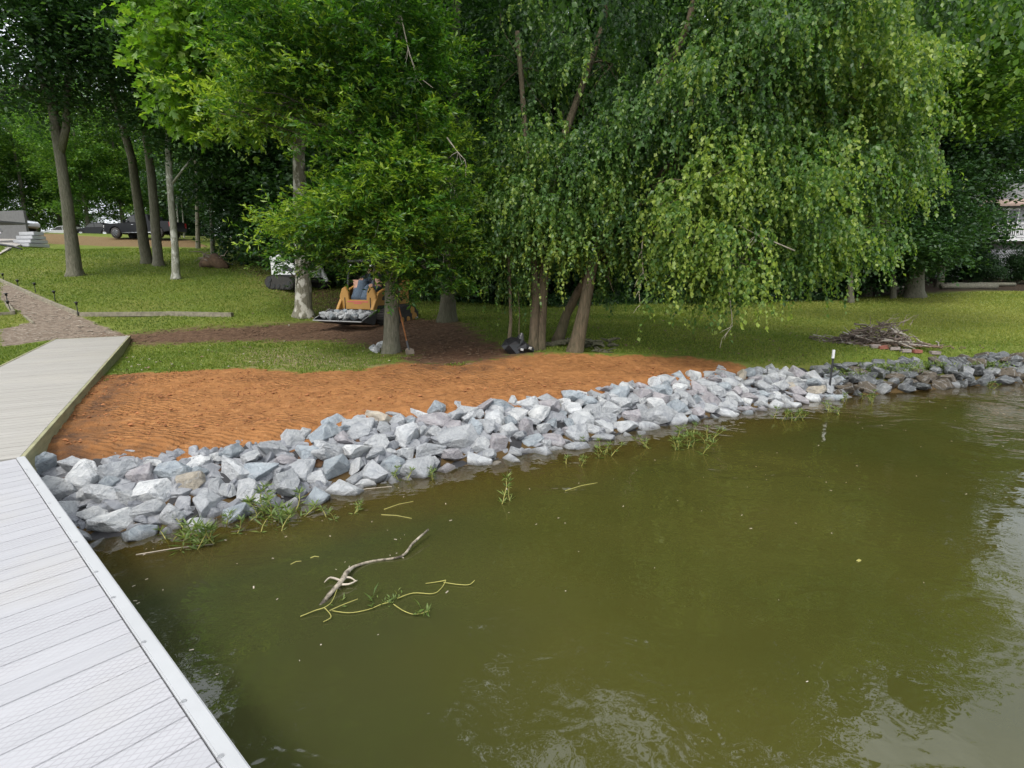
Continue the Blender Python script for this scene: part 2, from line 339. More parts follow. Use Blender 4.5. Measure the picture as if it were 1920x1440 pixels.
Zf = Zf + land*(clay*(.035*wob(Xf,Yf,7,1)+.02*wob(Xf,Yf,17,2)+(.016+.02*np.clip((-4.5-Xf)/2,0,1))*wob(Xf,Yf,34,6)) + dirt*(.05*wob(Xf,Yf,5,3)+.02*wob(Xf,Yf,15,5)) + (1-clay)*(.02*wob(Xf,Yf,2,4)))
# a ridge of pushed-up clay along the back edge at the far end
ridge = np.exp(-((clay-.42)/.3)**2)*(clay>0.05)*np.clip((Xf+1.0)/2,0,1)*np.clip(6.0-Xf,0,1); Zf += .07*ridge*land
t = NT('ground')
pos = t.coord(); nA = t.noise(1.1,6,.62,pos); nB = t.noise(9,6,.65,pos); nC = t.noise(42,4,.6,pos); nD = t.noise(.28,4,.55,pos)
grass = t.ramp(nB, [(.25,(.048,.080,.010)),(.5,(.095,.142,.017)),(.75,(.16,.195,.028))])
grass = t.mix(t.ramp(nD,[(.42,(0,0,0)),(.62,(.75,.75,.75))]), grass, (.17,.175,.042))
grass = t.mix(t.ramp(nC,[(.35,(0,0,0)),(.8,(.6,.6,.6))]), grass, (.13,.155,.035))
soil = t.ramp(nB, [(.25,(.035,.020,.012)),(.5,(.095,.056,.034)),(.78,(.185,.120,.074))])
wv = t.n('TexWave', {'Vector': t.coord('Object',(1,1,1),(0,0,math.radians(9))), 'Scale': 4.4, 'Distortion': 3.0, 'Detail': 4, 'Detail Scale': 2.4, 'Detail Roughness': .7}, bands_direction='Y').outputs['Fac']
clayc = t.ramp(nB, [(.2,(.085,.032,.012)),(.40,(.20,.085,.030)),(.58,(.295,.135,.050)),(.85,(.42,.22,.10))])
clayc = t.mix(t.ramp(nA,[(.3,(.0,.0,.0)),(.75,(.7,.7,.7))]), clayc, (.34,.155,.055))
clayc = t.mix(t.ramp(t.noise(3.2,8,.8,pos,1.6),[(.54,(0,0,0)),(.62,(.75,.75,.75))]), clayc, (.11,.045,.018))
clayc = t.mix(t.math('MULTIPLY', t.ramp(nC,[(.62,(0,0,0)),(.7,(1,1,1))]), .6), clayc, (.42,.27,.15))
straw = t.ramp(nB, [(.3,(.17,.13,.07)),(.7,(.33,.27,.17))])
pth = t.ramp(t.noise(6,8,.75,t.coord('Object',(1,2.6,1))), [(.3,(.065,.048,.036)),(.5,(.19,.15,.115)),(.72,(.34,.295,.24))])
grv = t.ramp(nB, [(.3,(.12,.080,.038)),(.7,(.20,.14,.070))])
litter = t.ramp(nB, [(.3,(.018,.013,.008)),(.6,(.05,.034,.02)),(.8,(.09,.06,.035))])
def edge(a, lo=.44, hi=.56, k=.55):
    v = t.math('ADD', t.attr(a), t.math('MULTIPLY', t.math('SUBTRACT', t.noise(4.5,7,.7,pos), .5), k)); return t.ramp(v, [(lo,(0,0,0)),(hi,(1,1,1))])
c = grass
damp = t.ramp(nB,[(.3,(.040,.020,.012)),(.6,(.10,.055,.032)),(.8,(.17,.10,.06))])
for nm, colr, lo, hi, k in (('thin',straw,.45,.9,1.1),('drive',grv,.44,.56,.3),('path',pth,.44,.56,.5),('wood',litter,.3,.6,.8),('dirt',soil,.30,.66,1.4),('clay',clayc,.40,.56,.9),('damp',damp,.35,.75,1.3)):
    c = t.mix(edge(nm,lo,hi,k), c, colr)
wet = t.ramp(t.attr('wet'), [(.35,(0,0,0)),(.6,(1,1,1))]); c = t.mix(wet, c, (.085,.055,.022))
tread = t.math('MULTIPLY', t.math('MULTIPLY', wv, t.attr('clay')), t.ramp(t.noise(.7,2,.5,pos),[(.46,(0,0,0)),(.60,(1,1,1))]))
hh = t.math('ADD', t.math('ADD', nB, t.math('MULTIPLY', nC, .6)), t.math('MULTIPLY', tread, .8))
M['ground'] = t.done(c, .95, t.bump(hh, .75, .045), 0, .15)
ny, nx = X.shape; ii = np.arange(ny*nx).reshape(ny,nx)
gf = np.stack([ii[:-1,:-1],ii[:-1,1:],ii[1:,1:],ii[1:,:-1]],-1).reshape(-1,4)
g = npmesh('ground', np.stack([Xf,Yf,Zf],1), gf, 'ground', None, {'clay':clay,'dirt':dirt,'thin':thin,'path':path,'drive':drive,'wood':wood,'damp':soil_gap_shade_m,'wet':np.clip(.5-Sf*.5+.2,0,1)}, True)
tag(g, kind='structure')
# ------------------------------------------------------------------ water
wx = axis([(-150,-12,23),(-12,-5,.5),(-5,13,.1),(13,40,1.5),(40,150,22)]); wy = axis([(-100,-4,12),(-4,3,.5),(3,12.6,.08),(12.6,30,1)])
WX, WY = np.meshgrid(wx, wy); wd = np.clip(-hgt(WX.ravel(),WY.ravel()),0,3)
t = NT('lake_water'); p_ = t.coord(); wx_ = t.n('SeparateXYZ', {0: p_})
lp = t.noise(.5,3,.5,p_)
body = t.mix(t.ramp(lp,[(.35,(0,0,0)),(.7,(1,1,1))]), (.043,.044,.010), (.058,.055,.013))
dep = t.attr('depth'); dock_refl = t.ramp(t.math('ADD', t.math('MULTIPLY', t.math('ADD', wx_.outputs[0], 4.5), .16), t.math('MULTIPLY', t.math('SUBTRACT', t.noise(.35,3,.5,p_), .5), .9)), [(.15,(1,1,1)),(.85,(0,0,0))])  # dark reflections beside the dock put into the water's body colour
body = t.mix(dock_refl, body, (.034,.040,.020)); body = t.mix(t.ramp(dep,[(.05,(1,1,1)),(.45,(0,0,0))]), body, (.080,.058,.014))
wn1 = t.noise(1.5,3,.55,t.coord('Object',(1,1.5,1)),.5); wn2 = t.noise(7,2,.5,p_,.4); wn3 = t.noise(.55,2,.5,p_)
hgtw = t.math('ADD', t.math('MULTIPLY', wn1, t.math('MULTIPLY', t.ramp(wn3,[(.42,(.12,.12,.12)),(.68,(1,1,1))]), .9)), t.math('MULTIPLY', wn2, .05))
nb = t.bump(hgtw, .6, .06)
df = t.n('BsdfDiffuse', {'Color': body}); tp = t.n('BsdfTransparent', {'Color': (.80,.78,.55,1)})
al = t.math('SUBTRACT', 1, t.math('POWER', 2.718, t.math('MULTIPLY', dep, -7)))
m1 = t.n('MixShader', {0: t.math('MAXIMUM', al, .25), 1: tp.outputs[0], 2: df.outputs[0]})
gl = t.n('BsdfGlossy', {'Roughness': .015, 'Normal': nb, 'Color': (1,1,1,1)}); fr = t.n('Fresnel', {'IOR': 1.6, 'Normal': nb})
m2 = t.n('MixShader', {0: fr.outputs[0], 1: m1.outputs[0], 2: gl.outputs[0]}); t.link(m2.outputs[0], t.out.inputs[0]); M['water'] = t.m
ny, nx = WX.shape; ii = np.arange(ny*nx).reshape(ny,nx)
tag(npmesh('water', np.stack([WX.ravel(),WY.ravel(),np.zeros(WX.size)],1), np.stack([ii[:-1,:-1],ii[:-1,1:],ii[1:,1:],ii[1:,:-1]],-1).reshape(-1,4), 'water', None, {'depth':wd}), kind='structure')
# ------------------------------------------------------------------ dock and walkway
def deck_mat(name, c0, c1, ang, pitchw, tread=True, grey=0):
    t = NT(name); v = t.coord('Object', (1,1,1), (0,0,ang)); sep = t.n('SeparateXYZ', {0: v})
    row = t.math('FLOOR', t.math('DIVIDE', sep.outputs[1], pitchw))
    wn_ = t.n('TexWhiteNoise', {'W': row}, noise_dimensions='1D').outputs['Value']
    st = t.noise(3,6,.65,t.n('Mapping',{'Vector':v,'Scale':(.8,9,1)}).outputs[0])
    col = t.ramp(t.math('ADD', t.math('MULTIPLY',wn_,.22), t.math('MULTIPLY',st,.8)), [(.25,c0),(.75,c1)])
    col = t.mix(t.math('MULTIPLY', t.ramp(t.noise(1.3,5,.6,v),[(.5,(0,0,0)),(.75,(1,1,1))]), .35), col, (.38,.355,.30))
    nr = t.bump(st, .25, .004)
    if tread:
        def dline(a):
            w_ = t.n('TexWave', {'Vector': t.n('Mapping',{'Vector':v,'Rotation':(0,0,a)}).outputs[0], 'Scale': 12, 'Distortion': .35}, bands_direction='X', wave_profile='SIN').outputs['Fac']
            return t.ramp(w_, [(.86,(0,0,0)),(.98,(1,1,1))])
        dd = t.math('MAXIMUM', dline(math.radians(58)), dline(math.radians(-58)))
        msk = t.ramp(t.noise(2.2,4,.6,t.n('Mapping',{'Vector':v,'Scale':(1,3,1)}).outputs[0]), [(.38,(.15,.15,.15)),(.6,(1,1,1))])
        dm = t.math('MULTIPLY', dd, msk); col = t.mix(t.math('MULTIPLY', dm, .42), col, (.20,.19,.20)); nr = t.bump(dm, -.5, .004, nr)
    return t.done(col, .62, nr, 0, .35)
A0 = onz(47,856,.6); A1 = onz(470,1440,.6); dd_ = (A0-A1).normalized(); dn = Vector((-dd_.y,dd_.x,0)); dn = dn if dn.x < 0 else -dn
B1 = onz(245,629,.6); rd_ = (B1-A0).normalized(); rn = Vector((-rd_.y,rd_.x,0)); rn = rn if rn.x < 0 else -rn
DW, RW = 2.6, 1.66
M['deck'] = deck_mat('dock_boards', (.325,.328,.345), (.385,.385,.405), -math.atan2(dd_.x*-1, dd_.y)*1, .1445)
M['deck_walk'] = deck_mat('walkway_boards', (.275,.262,.238), (.36,.345,.318), -math.atan2(-rd_.x, rd_.y), .1445, False)
M['trim'] = plain('dock_trim', (.38,.39,.40), .55, 0, .05, 3, .05)
M['fascia'] = (lambda t: t.done(t.ramp(t.noise(3,6,.6,t.coord('Object',(1,1,7))),[(.3,(.19,.19,.11)),(.7,(.32,.31,.19))]), .85, t.bump(t.noise(9,4,.6,t.coord('Object',(1,1,12))),.3,.01),0,.2))(NT('treated_timber'))
M['steel'] = plain('screw_steel', (.45,.45,.46), .4, .8, .1)
M['float'] = plain('dock_float', (.03,.03,.035), .6)
def boards(mb, start, along, across, length, width, z, pitch=.1445, gap=.005, th=.028):
    n = int(length/pitch)
    R = Matrix((( across.x, along.x, 0),(across.y, along.y, 0),(0,0,1)))
    for i in range(n):
        c = start + along*(pitch*(i+.5)) + across*(width/2); mb.box((c.x,c.y,z-th/2+random.uniform(-.0008,.0008)), (width, pitch-gap, th), R)
dk = thing('dock', 'pale lilac-white boat dock filling the lower left, its boards stamped with diamonds', 'dock', (0,0,0))
mb = MB(); L = 11.0; st_ = A0 - dd_*L + dn*.065; boards(mb, st_, dd_, dn, L, DW-.13, .6, .1445, .0026); mb.build('decking', 'deck', dk, False, .0022)
mb = MB(); R_ = Matrix(((dd_.x,dn.x,0),(dd_.y,dn.y,0),(0,0,1)))
for off, nm in ((.03,0),(DW-.03,1)):
    c = A0-dd_*(L/2)+dn*off; mb.box((c.x,c.y,.6-.014+.004), (L,.06,.036), R_)
mb.build('edge_trim','trim',dk,False,.006)
mb = MB()
for off in (.022,DW-.022):
    c = A0-dd_*(L/2)+dn*off; mb.box((c.x,c.y,.46), (L-.01,.04,.21), R_)
for k in range(-3,1):
    c = A0+dd_*(k*3.4-.3)+dn*(DW/2); mb.box((c.x,c.y,.46), (.05,DW-.1,.2), R_)
mb.build('side_frame','trim',dk)
mb = MB()
for k in range(4):
    c = A0-dd_*(k*2.8+1.2)+dn*(DW/2); mb.box((c.x,c.y,.14), (1.9,DW-.3,.43), R_)
mb.build('float','float',dk,False,.04)
for k in range(16):
    c = A0-dd_*(.5+k*.46+(k%3)*.05)+dn*.05; s = MB(); s.tube([(c.x,c.y,.603),(c.x,c.y,.610)], [.013,.010], 10); s.build('screw','steel',dk)
wk = thing('walkway', 'long pale timber walkway running from the dock up to the lawn', 'walkway', (0,0,0))
RL = (B1-A0).length; mb = MB(); boards(mb, A0+rd_*.02+rn*.045, rd_, rn, RL-.05, RW-.09, .594); mb.build('decking','deck_walk',wk,False,.002)
R_ = Matrix(((rd_.x,rn.x,0),(rd_.y,rn.y,0),(0,0,1)))
for off in (.02,RW-.02):
    mb = MB(); n = 3
    for k in range(n):
        c = A0+rd_*(RL*(k+.5)/n)+rn*off; mb.box((c.x,c.y,.6-.1175), (RL/n-.004,.038,.235), R_)
    mb.build('fascia_board','fascia',wk,False,.003)
mb = MB(); c = A0+rd_*(RL-.01)+rn*(RW/2); mb.box((c.x,c.y,.50),(.038,RW-.08,.19),R_); mb.build('end_board','fascia',wk,False,.003)
for k in range(5):
    for off in (.09,RW-.09):
        c = A0+rd_*(.7+k*2.5)+rn*off; z0 = gz(c.x,c.y)-.3; s = MB(); s.box((c.x,c.y,(z0+.56)/2),(.09,.09,.56-z0),R_); s.build('post','fascia',wk)
# ------------------------------------------------------------------ stones
t = NT('riprap_stone'); v = t.coord('Object'); oi = t.n('ObjectInfo'); base = oi.outputs['Color']
vv = t.n('VectorMath', {0: v, 1: t.n('Combinexyz'.replace('Combinexyz','CombineXYZ'), {0: t.math('MULTIPLY', oi.outputs['Random'], 40), 1: t.math('MULTIPLY', oi.outputs['Random'], 17)}).outputs[0]}, operation='ADD').outputs[0]
n1 = t.noise(3.2,7,.68,vv,.8); n2 = t.noise(14,6,.7,vv); vein = t.n('TexWave', {'Vector': vv, 'Scale': 1.3, 'Distortion': 9, 'Detail': 4, 'Detail Scale': 1.6}, bands_direction='DIAGONAL').outputs['Fac']
col = t.mix(1, base, t.ramp(n1,[(.3,(.58,.60,.63)),(.55,(1,1,1)),(.8,(1.25,1.24,1.2))]), 'MULTIPLY')
col = t.mix(t.math('MULTIPLY', t.ramp(vein,[(.86,(0,0,0)),(.99,(1,1,1))]), .28), col, (.50,.51,.52))
col = t.mix(t.math('MULTIPLY', t.ramp(n2,[(.56,(0,0,0)),(.75,(1,1,1))]), .35), col, (.17,.17,.18))
gp_ = t.n('SeparateXYZ', {0: t.n('NewGeometry').outputs['Position']}); wetz = t.ramp(t.math('ADD', t.math('MULTIPLY', gp_.outputs[2], 5), t.math('MULTIPLY', t.noise(2,3,.5,vv), .3)), [(.18,(1,1,1)),(.42,(0,0,0))])
col = t.mix(t.math('MULTIPLY', wetz, .72), col, (.07,.066,.055))
M['stone'] = t.done(col, .82, t.bump(t.math('ADD', n1, t.math('MULTIPLY', n2, .7)), .9, .07), 0, .3)
def rock_mesh(seed, npt=15, flat=1.0, sub=True):
    r = random.Random(seed); bm = bmesh.new()
    ex = (1, r.uniform(.72,.98), r.uniform(.58,.82)*flat); box = r.uniform(.3,.75)
    for _ in range(npt):
        d = Vector([r.gauss(0,1) for _ in range(3)]).normalized(); m = max(abs(d.x),abs(d.y),abs(d.z)); d = d*(1-box)+d/m*.82*box
        d *= r.uniform(.86,1.08); bm.verts.new((d.x*ex[0]*.5,d.y*ex[1]*.5,d.z*ex[2]*.5))
    res = bmesh.ops.convex_hull(bm, input=bm.verts); dele = [e for e in res['geom_interior'] if isinstance(e, bmesh.types.BMVert)]
    if dele: bmesh.ops.delete(bm, geom=dele, context='VERTS')
    for v_ in [v_ for v_ in bm.verts if not v_.link_faces]: bm.verts.remove(v_)
    bmesh.ops.dissolve_limit(bm, angle_limit=math.radians(14), verts=bm.verts, edges=bm.edges)
    bmesh.ops.bevel(bm, geom=list(bm.edges), offset=r.uniform(.014,.034), segments=2, affect='EDGES', clamp_overlap=True, profile=.6)
    if sub:
        bmesh.ops.triangulate(bm, faces=bm.faces)
        bmesh.ops.subdivide_edges(bm, edges=[e for e in bm.edges if e.calc_length() > .12], cuts=2, use_grid_fill=True)
        bmesh.ops.triangulate(bm, faces=bm.faces)
        ph = [r.uniform(0,6) for _ in range(6)]; bm.normal_update()
        for v_ in bm.verts:
            c_ = v_.co; k = math.sin(c_.x*17+ph[0]+3*math.sin(c_.y*9+ph[3]))*math.sin(c_.y*15+ph[1])*math.sin(c_.z*19+ph[2])+.5*math.sin(c_.x*37+c_.z*29+ph[4])*math.sin(c_.y*41+ph[5])
            v_.co += v_.normal*k*.014
    me = bpy.data.meshes.new('stone'); bm.to_mesh(me); bm.free(); me.materials.append(M['stone']); return me
rocks = [rock_mesh(100+i, random.Random(i).choice((12,14,17,20)), random.Random(i*3).choice((1,1,1.15,.8))) for i in range(26)]
TINT = {'pale grey': (.51,.525,.535), 'blue-grey': (.35,.39,.42), 'mid grey': (.41,.425,.44), 'mauve-grey': (.38,.36,.375), 'buff': (.48,.43,.35), 'whitish': (.62,.63,.63)}
def put_rock(x, y, z, s, tint, mesh=None, flatten=1.0, upright=False, name='riprap_stone'):
    me = mesh or random.choice(rocks); o = bpy.data.objects.new(name, me); COL.objects.link(o)
    o.location = (x,y,z); sl_ = .30
    q = Euler((random.uniform(-.55,.55)+sl_, random.uniform(-.5,.5), random.uniform(0,6.28))) if not upright else Euler((0,0,random.uniform(0,6.28)))
    o.rotation_euler = q; o.scale = (s*random.uniform(.95,1.15), s*random.uniform(.9,1.1), s*random.uniform(.82,1.05)*flatten)
    k = random.uniform(.86,1.12); c_ = TINT[tint] if isinstance(tint,str) else tint; o.color = (c_[0]*k,c_[1]*k,c_[2]*k,1); return o
# heap of new stones: dart throwing, large first, on a convex bank profile
placed = []
def heap_z(x, s): # surface of the finished heap at distance s from the waterline
    return -.06 + .47*math.sin(min(1,max(0,(s+.12)/1.62))*math.pi/2)**.9
X0, X1 = -4.75, 6.35
grid = {}
def try_place(x, y, r, tol):
    gi, gj = int(x//.7), int(y//.7)
    for a in (-1,0,1):
        for b in (-1,0,1):
            for (qx,qy,qr) in grid.get((gi+a,gj+b),()):
                if (qx-x)**2+(qy-y)**2 < ((qr+r)*tol)**2: return False
    grid.setdefault((gi,gj),[]).append((x,y,r)); return True
rr = random.Random(21)
for size, tries, tol in ((.43,120,.74),(.37,1000,.72),(.31,3200,.69),(.26,5000,.67),(.21,6000,.64)):
    for _ in range(tries):
        x = rr.uniform(X0,X1); wband = 1.36 - .12*math.sin(x*1.3) - .3*max(0,min(1,-x-2.2)); 
        if x > 5.2: wband -= (x-5.2)*.55
        s = rr.uniform(-.12, wband) if rr.random() < .75 else rr.uniform(-.14,.35)
        if x > X1-.5 and s > .6: continue
        if size > .4 and x > 2.5: continue
        y = float(shore(x))+s; r = size*rr.uniform(.9,1.12)/2
        if size <= .22 and rr.random() < .3: continue
        if try_place(x, y, r*.98, tol): placed.append((x,y,s,r*2))
random.seed(5)
def project(p):
    d = Vector(p)-Vector((0,0,CAMZ)); zc = d.y*CP - d.z*SP; yc = d.z*CP + d.y*SP
    return 960+F*d.x/zc, 720-F*yc/zc, zc
def screen_size(q): return q[3]/q[1]
placed.sort(key=lambda q: -screen_size(q))
tints = ['pale grey']*8+['blue-grey']*5+['mid grey']*7+['mauve-grey']*3+['buff']*1+['whitish']*3
stone_recs = []; extra = []
under_dock = lambda x,y: (Vector((x,y,0))-A0).dot(dn) > .25 and (Vector((x,y,0))-A0).dot(dd_) < 0
for i, (x,y,s,sz) in enumerate(placed):
    if (Vector((x,y,0))-Vector((A0.x,A0.y,0))).dot(rn) > .2: continue
    z = heap_z(x,s) - sz*.10 + random.uniform(-.015,.03)
    tn = random.choice(tints); o = put_rock(x,y,z,sz*1.14,tn)
    if len(stone_recs) < 300: stone_recs.append((o,x,y,s,sz,tn))
    else: extra.append(o)
def size_word(z_, t1=.36, t2=.27): return 'large' if z_ > t1 else 'medium' if z_ > t2 else 'small'
def row_word(s): return 'at the waterline' if s < .22 else 'low down' if s < .62 else 'midway up' if s < 1.05 else 'on the crest'
marks = [(-3.9,'at the dock'),(-3.1,'near the dock'),(-2.2,'left of the shovel tree'),(-1.3,'below the shovel tree'),(-.4,'below the dirt patch'),(.6,'below the slim birch'),(1.6,'below the birch clump'),(2.7,'right of the birch clump'),(3.8,'under hanging leaves'),(4.8,'left of the marker stake'),(9,'beside the marker stake')]
def mark(x):
    for lim, wd_ in marks:
        if x < lim: return wd_
    return marks[-1][1]
ORD = ['leftmost','second','third','fourth','fifth','sixth','seventh','eighth','ninth']
def assign(recs, fn, group, cat):
    by = {}
    for r in recs: by.setdefault(fn(r), []).append(r)
    for lab, rs in by.items():
        rs.sort(key=lambda r: project((r[1],r[2],.3))[0]); n = len(rs)
        for k, r in enumerate(rs):
            if n == 1: l2 = lab
            elif n == 2: l2 = lab + (', left of two' if k == 0 else ', right of two')
            elif k == n-1: l2 = lab + ', rightmost'
            elif k == 0: l2 = lab + ', leftmost'
            else: l2 = lab + ', %s from left' % ORD[min(k,8)]
            tag(r[0], l2, cat, group)
assign(stone_recs, lambda r: f'{size_word(r[4])} {r[5]} stone {row_word(r[3])} {mark(r[1])}', 'new pale riprap stones along the bank', 'stone')
def merge(objs, name, mat, label, cat, kind=None, group=None):
    vs, fs, cs = [], [], []; off = 0; bm = bmesh.new()
    for o in objs:
        o_m = Matrix.LocRotScale(o.location, o.rotation_euler, o.scale); b0 = len(bm.verts)
        tmp = bmesh.new(); tmp.from_mesh(o.data); tmp.transform(o_m); me = bpy.data.meshes.new('tmp'); tmp.to_mesh(me); tmp.free(); bm.from_mesh(me); bpy.data.meshes.remove(me)
        bpy.data.objects.remove(o)
    me = bpy.data.meshes.new(name); bm.to_mesh(me); bm.free(); me.materials.append(M[mat]); ob = bpy.data.objects.new(name, me); COL.objects.link(ob)
    return tag(ob, label, cat, group, kind)
# small filler stones low in the gaps and just under the water
fill = extra
small = [rock_mesh(300+i,12,1,False) for i in range(8)]
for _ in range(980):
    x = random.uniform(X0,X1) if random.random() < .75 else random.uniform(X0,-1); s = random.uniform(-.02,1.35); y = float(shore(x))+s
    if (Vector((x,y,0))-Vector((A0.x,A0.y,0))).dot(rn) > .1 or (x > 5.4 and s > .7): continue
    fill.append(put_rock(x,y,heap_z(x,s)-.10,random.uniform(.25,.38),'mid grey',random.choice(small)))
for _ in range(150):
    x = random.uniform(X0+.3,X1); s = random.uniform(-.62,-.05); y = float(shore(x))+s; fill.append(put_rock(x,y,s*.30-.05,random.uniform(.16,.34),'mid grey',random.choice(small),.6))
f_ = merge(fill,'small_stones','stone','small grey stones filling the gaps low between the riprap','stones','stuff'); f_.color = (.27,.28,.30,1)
M['fabric'] = plain('filter_fabric', (.02,.02,.022), .7, 0, .3, 20)
mb = MB(); xs = np.linspace(X0+.1,X1-.3,90); rows = [(-.10,-.05),(.0,.008),(.12,.035),(.6,.19),(1.2,.365)]
for i in range(len(xs)):
    for s,z in rows: mb.v.append((xs[i], float(shore(xs[i]))+s+.03*math.sin(i*1.7+s*9), z+.012*math.sin(i*2.3)))
k = len(rows); mb.f = [(i*k+j,(i+1)*k+j,(i+1)*k+j+1,i*k+j+1) for i in range(len(xs)-1) for j in range(k-1)]
tag(mb.build('filter_fabric','fabric'), 'black filter fabric showing under the lowest riprap stones', 'fabric')
# older darker stones on the right
old = []; grid.clear(); placed2 = []
for size, tries, tol in ((.34,500,.72),(.26,1500,.70),(.19,3000,.7)):
    for _ in range(tries):
        x = rr.uniform(6.15,13.5); s = rr.uniform(.02,1.05); y = float(shore(x))+s
        if try_place(x,y,size*.5,tol): placed2.append((x,y,s,size*rr.uniform(.85,1.15)))
placed2.sort(key=lambda q:-screen_size(q)); old_recs = []; old_extra = []
OT = {'grey': (.15,.16,.165), 'dark grey': (.075,.08,.08), 'brownish': (.12,.10,.075), 'light grey': (.25,.26,.265)}
for (x,y,s,sz) in placed2:
    tn = random.choice(['grey','grey','dark grey','brownish','light grey']); z = .02+.36*min(1,s/.95)**.8
    o = put_rock(x,y,z,sz*1.25,OT[tn],None,.8,False,'bank_stone')
    px_,_,_ = project((x,y,z))
    if len(old_recs) < 110 and px_ < 1935: old_recs.append((o,x,y,s,sz,tn))
    else: old_extra.append(o)
def mark2(x): return 'just right of the marker stake' if x < 7.2 else 'below the brush pile' if x < 8.6 else 'right of the brush pile' if x < 9.9 else 'near the right edge'
def row2(s): return 'at the water' if s < .3 else 'mid-bank' if s < .7 else 'by the lawn'
assign(old_recs, lambda r: f'{size_word(r[4],.31,.23)} {r[5]} old stone {row2(r[3])} {mark2(r[1])}'.replace('just right of','right of'), 'old weathered stones lining the bank', 'stone')
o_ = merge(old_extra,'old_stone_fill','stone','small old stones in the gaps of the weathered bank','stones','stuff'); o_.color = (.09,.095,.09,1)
# ------------------------------------------------------------------ trees
def tree(name, label, trunks, lobes, barkm, crownfn, group=None, limb_r=.07, subs=6):
    base = at(*trunks[0][0][:3]); base.z = gz(base.x,base.y)
    root = thing(name, label, 'tree', base, 0, group); inv = Matrix.Translation(-base); mb = MB(); roots = []; lb = MB()
    for i, tr in enumerate(trunks):
        P = trunk_px(mb, tr, ground=tr[0][4] if len(tr[0]) > 4 else True) if False else trunk_px(mb, [q[:4] for q in tr], ground=(len(tr[0]) < 5))
        roots += [p for p in P if p.z > base.z+2.0]
    mb.v = [tuple(inv@Vector(p)) for p in mb.v]; tr_o = mb.build('trunk', barkm, root, True)
    if lobes:
        limbs(lb, roots, lobes, limb_r, subs); lb.v = [tuple(inv@Vector(p)) for p in lb.v]; lb.build('branches', barkm, root, True)
        ll = [((l[0][0]-base.x,l[0][1]-base.y,l[0][2]-base.z),l[1],l[2]) for l in lobes]; crownfn(ll, root)
    return root
# water oak by the shovel
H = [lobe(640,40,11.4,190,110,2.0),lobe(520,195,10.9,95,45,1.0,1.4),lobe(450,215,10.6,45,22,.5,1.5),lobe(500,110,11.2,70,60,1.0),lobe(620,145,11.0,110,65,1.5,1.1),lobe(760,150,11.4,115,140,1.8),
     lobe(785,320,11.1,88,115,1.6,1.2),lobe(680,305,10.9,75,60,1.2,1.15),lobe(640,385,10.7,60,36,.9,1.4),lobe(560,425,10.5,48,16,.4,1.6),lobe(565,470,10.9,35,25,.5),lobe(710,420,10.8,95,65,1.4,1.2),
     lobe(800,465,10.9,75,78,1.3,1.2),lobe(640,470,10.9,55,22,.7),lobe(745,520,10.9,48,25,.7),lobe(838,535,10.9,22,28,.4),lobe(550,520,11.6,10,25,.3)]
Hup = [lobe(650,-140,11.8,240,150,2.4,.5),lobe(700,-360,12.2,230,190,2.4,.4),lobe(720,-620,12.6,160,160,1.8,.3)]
def oak_crown(ll, root):
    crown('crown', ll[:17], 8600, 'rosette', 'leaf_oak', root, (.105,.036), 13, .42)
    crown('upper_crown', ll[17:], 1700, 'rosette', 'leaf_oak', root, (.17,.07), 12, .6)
tree('oak_tree', 'bright green oak in front with a straight grey trunk and a shovel leaning on it', [[(733,662,11.4,.165),(735,560,11.4,.15),(740,300,11.6,.13),(748,50,11.8,.10),(735,-300,12.2,.06),(735,-600,12.5,.03)]], H+Hup, 'bark_oak', oak_crown)
# river birch clump
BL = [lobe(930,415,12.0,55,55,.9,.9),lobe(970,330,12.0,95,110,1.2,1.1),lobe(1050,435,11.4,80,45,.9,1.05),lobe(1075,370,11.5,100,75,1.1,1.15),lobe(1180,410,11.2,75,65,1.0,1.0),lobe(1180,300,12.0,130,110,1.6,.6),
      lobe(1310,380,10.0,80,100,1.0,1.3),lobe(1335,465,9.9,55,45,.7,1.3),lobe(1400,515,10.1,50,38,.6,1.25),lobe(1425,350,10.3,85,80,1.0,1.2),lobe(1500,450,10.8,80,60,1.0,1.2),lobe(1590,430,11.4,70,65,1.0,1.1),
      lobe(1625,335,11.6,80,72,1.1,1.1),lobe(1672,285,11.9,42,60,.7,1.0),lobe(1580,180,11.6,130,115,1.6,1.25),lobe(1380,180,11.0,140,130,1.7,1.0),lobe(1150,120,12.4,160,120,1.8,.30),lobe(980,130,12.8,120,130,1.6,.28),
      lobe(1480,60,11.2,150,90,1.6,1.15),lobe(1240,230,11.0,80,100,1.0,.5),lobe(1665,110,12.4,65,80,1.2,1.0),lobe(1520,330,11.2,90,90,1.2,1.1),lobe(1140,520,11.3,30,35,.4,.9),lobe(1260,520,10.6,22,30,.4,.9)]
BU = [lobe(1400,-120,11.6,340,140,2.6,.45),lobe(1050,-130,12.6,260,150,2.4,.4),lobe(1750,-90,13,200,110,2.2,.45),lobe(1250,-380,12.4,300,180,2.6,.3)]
def birch_crown(ll, root):
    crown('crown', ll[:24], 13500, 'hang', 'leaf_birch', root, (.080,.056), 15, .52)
    crown('upper_crown', ll[24:], 1200, 'hang', 'leaf_birch', root, (.14,.10), 16, 1.2)
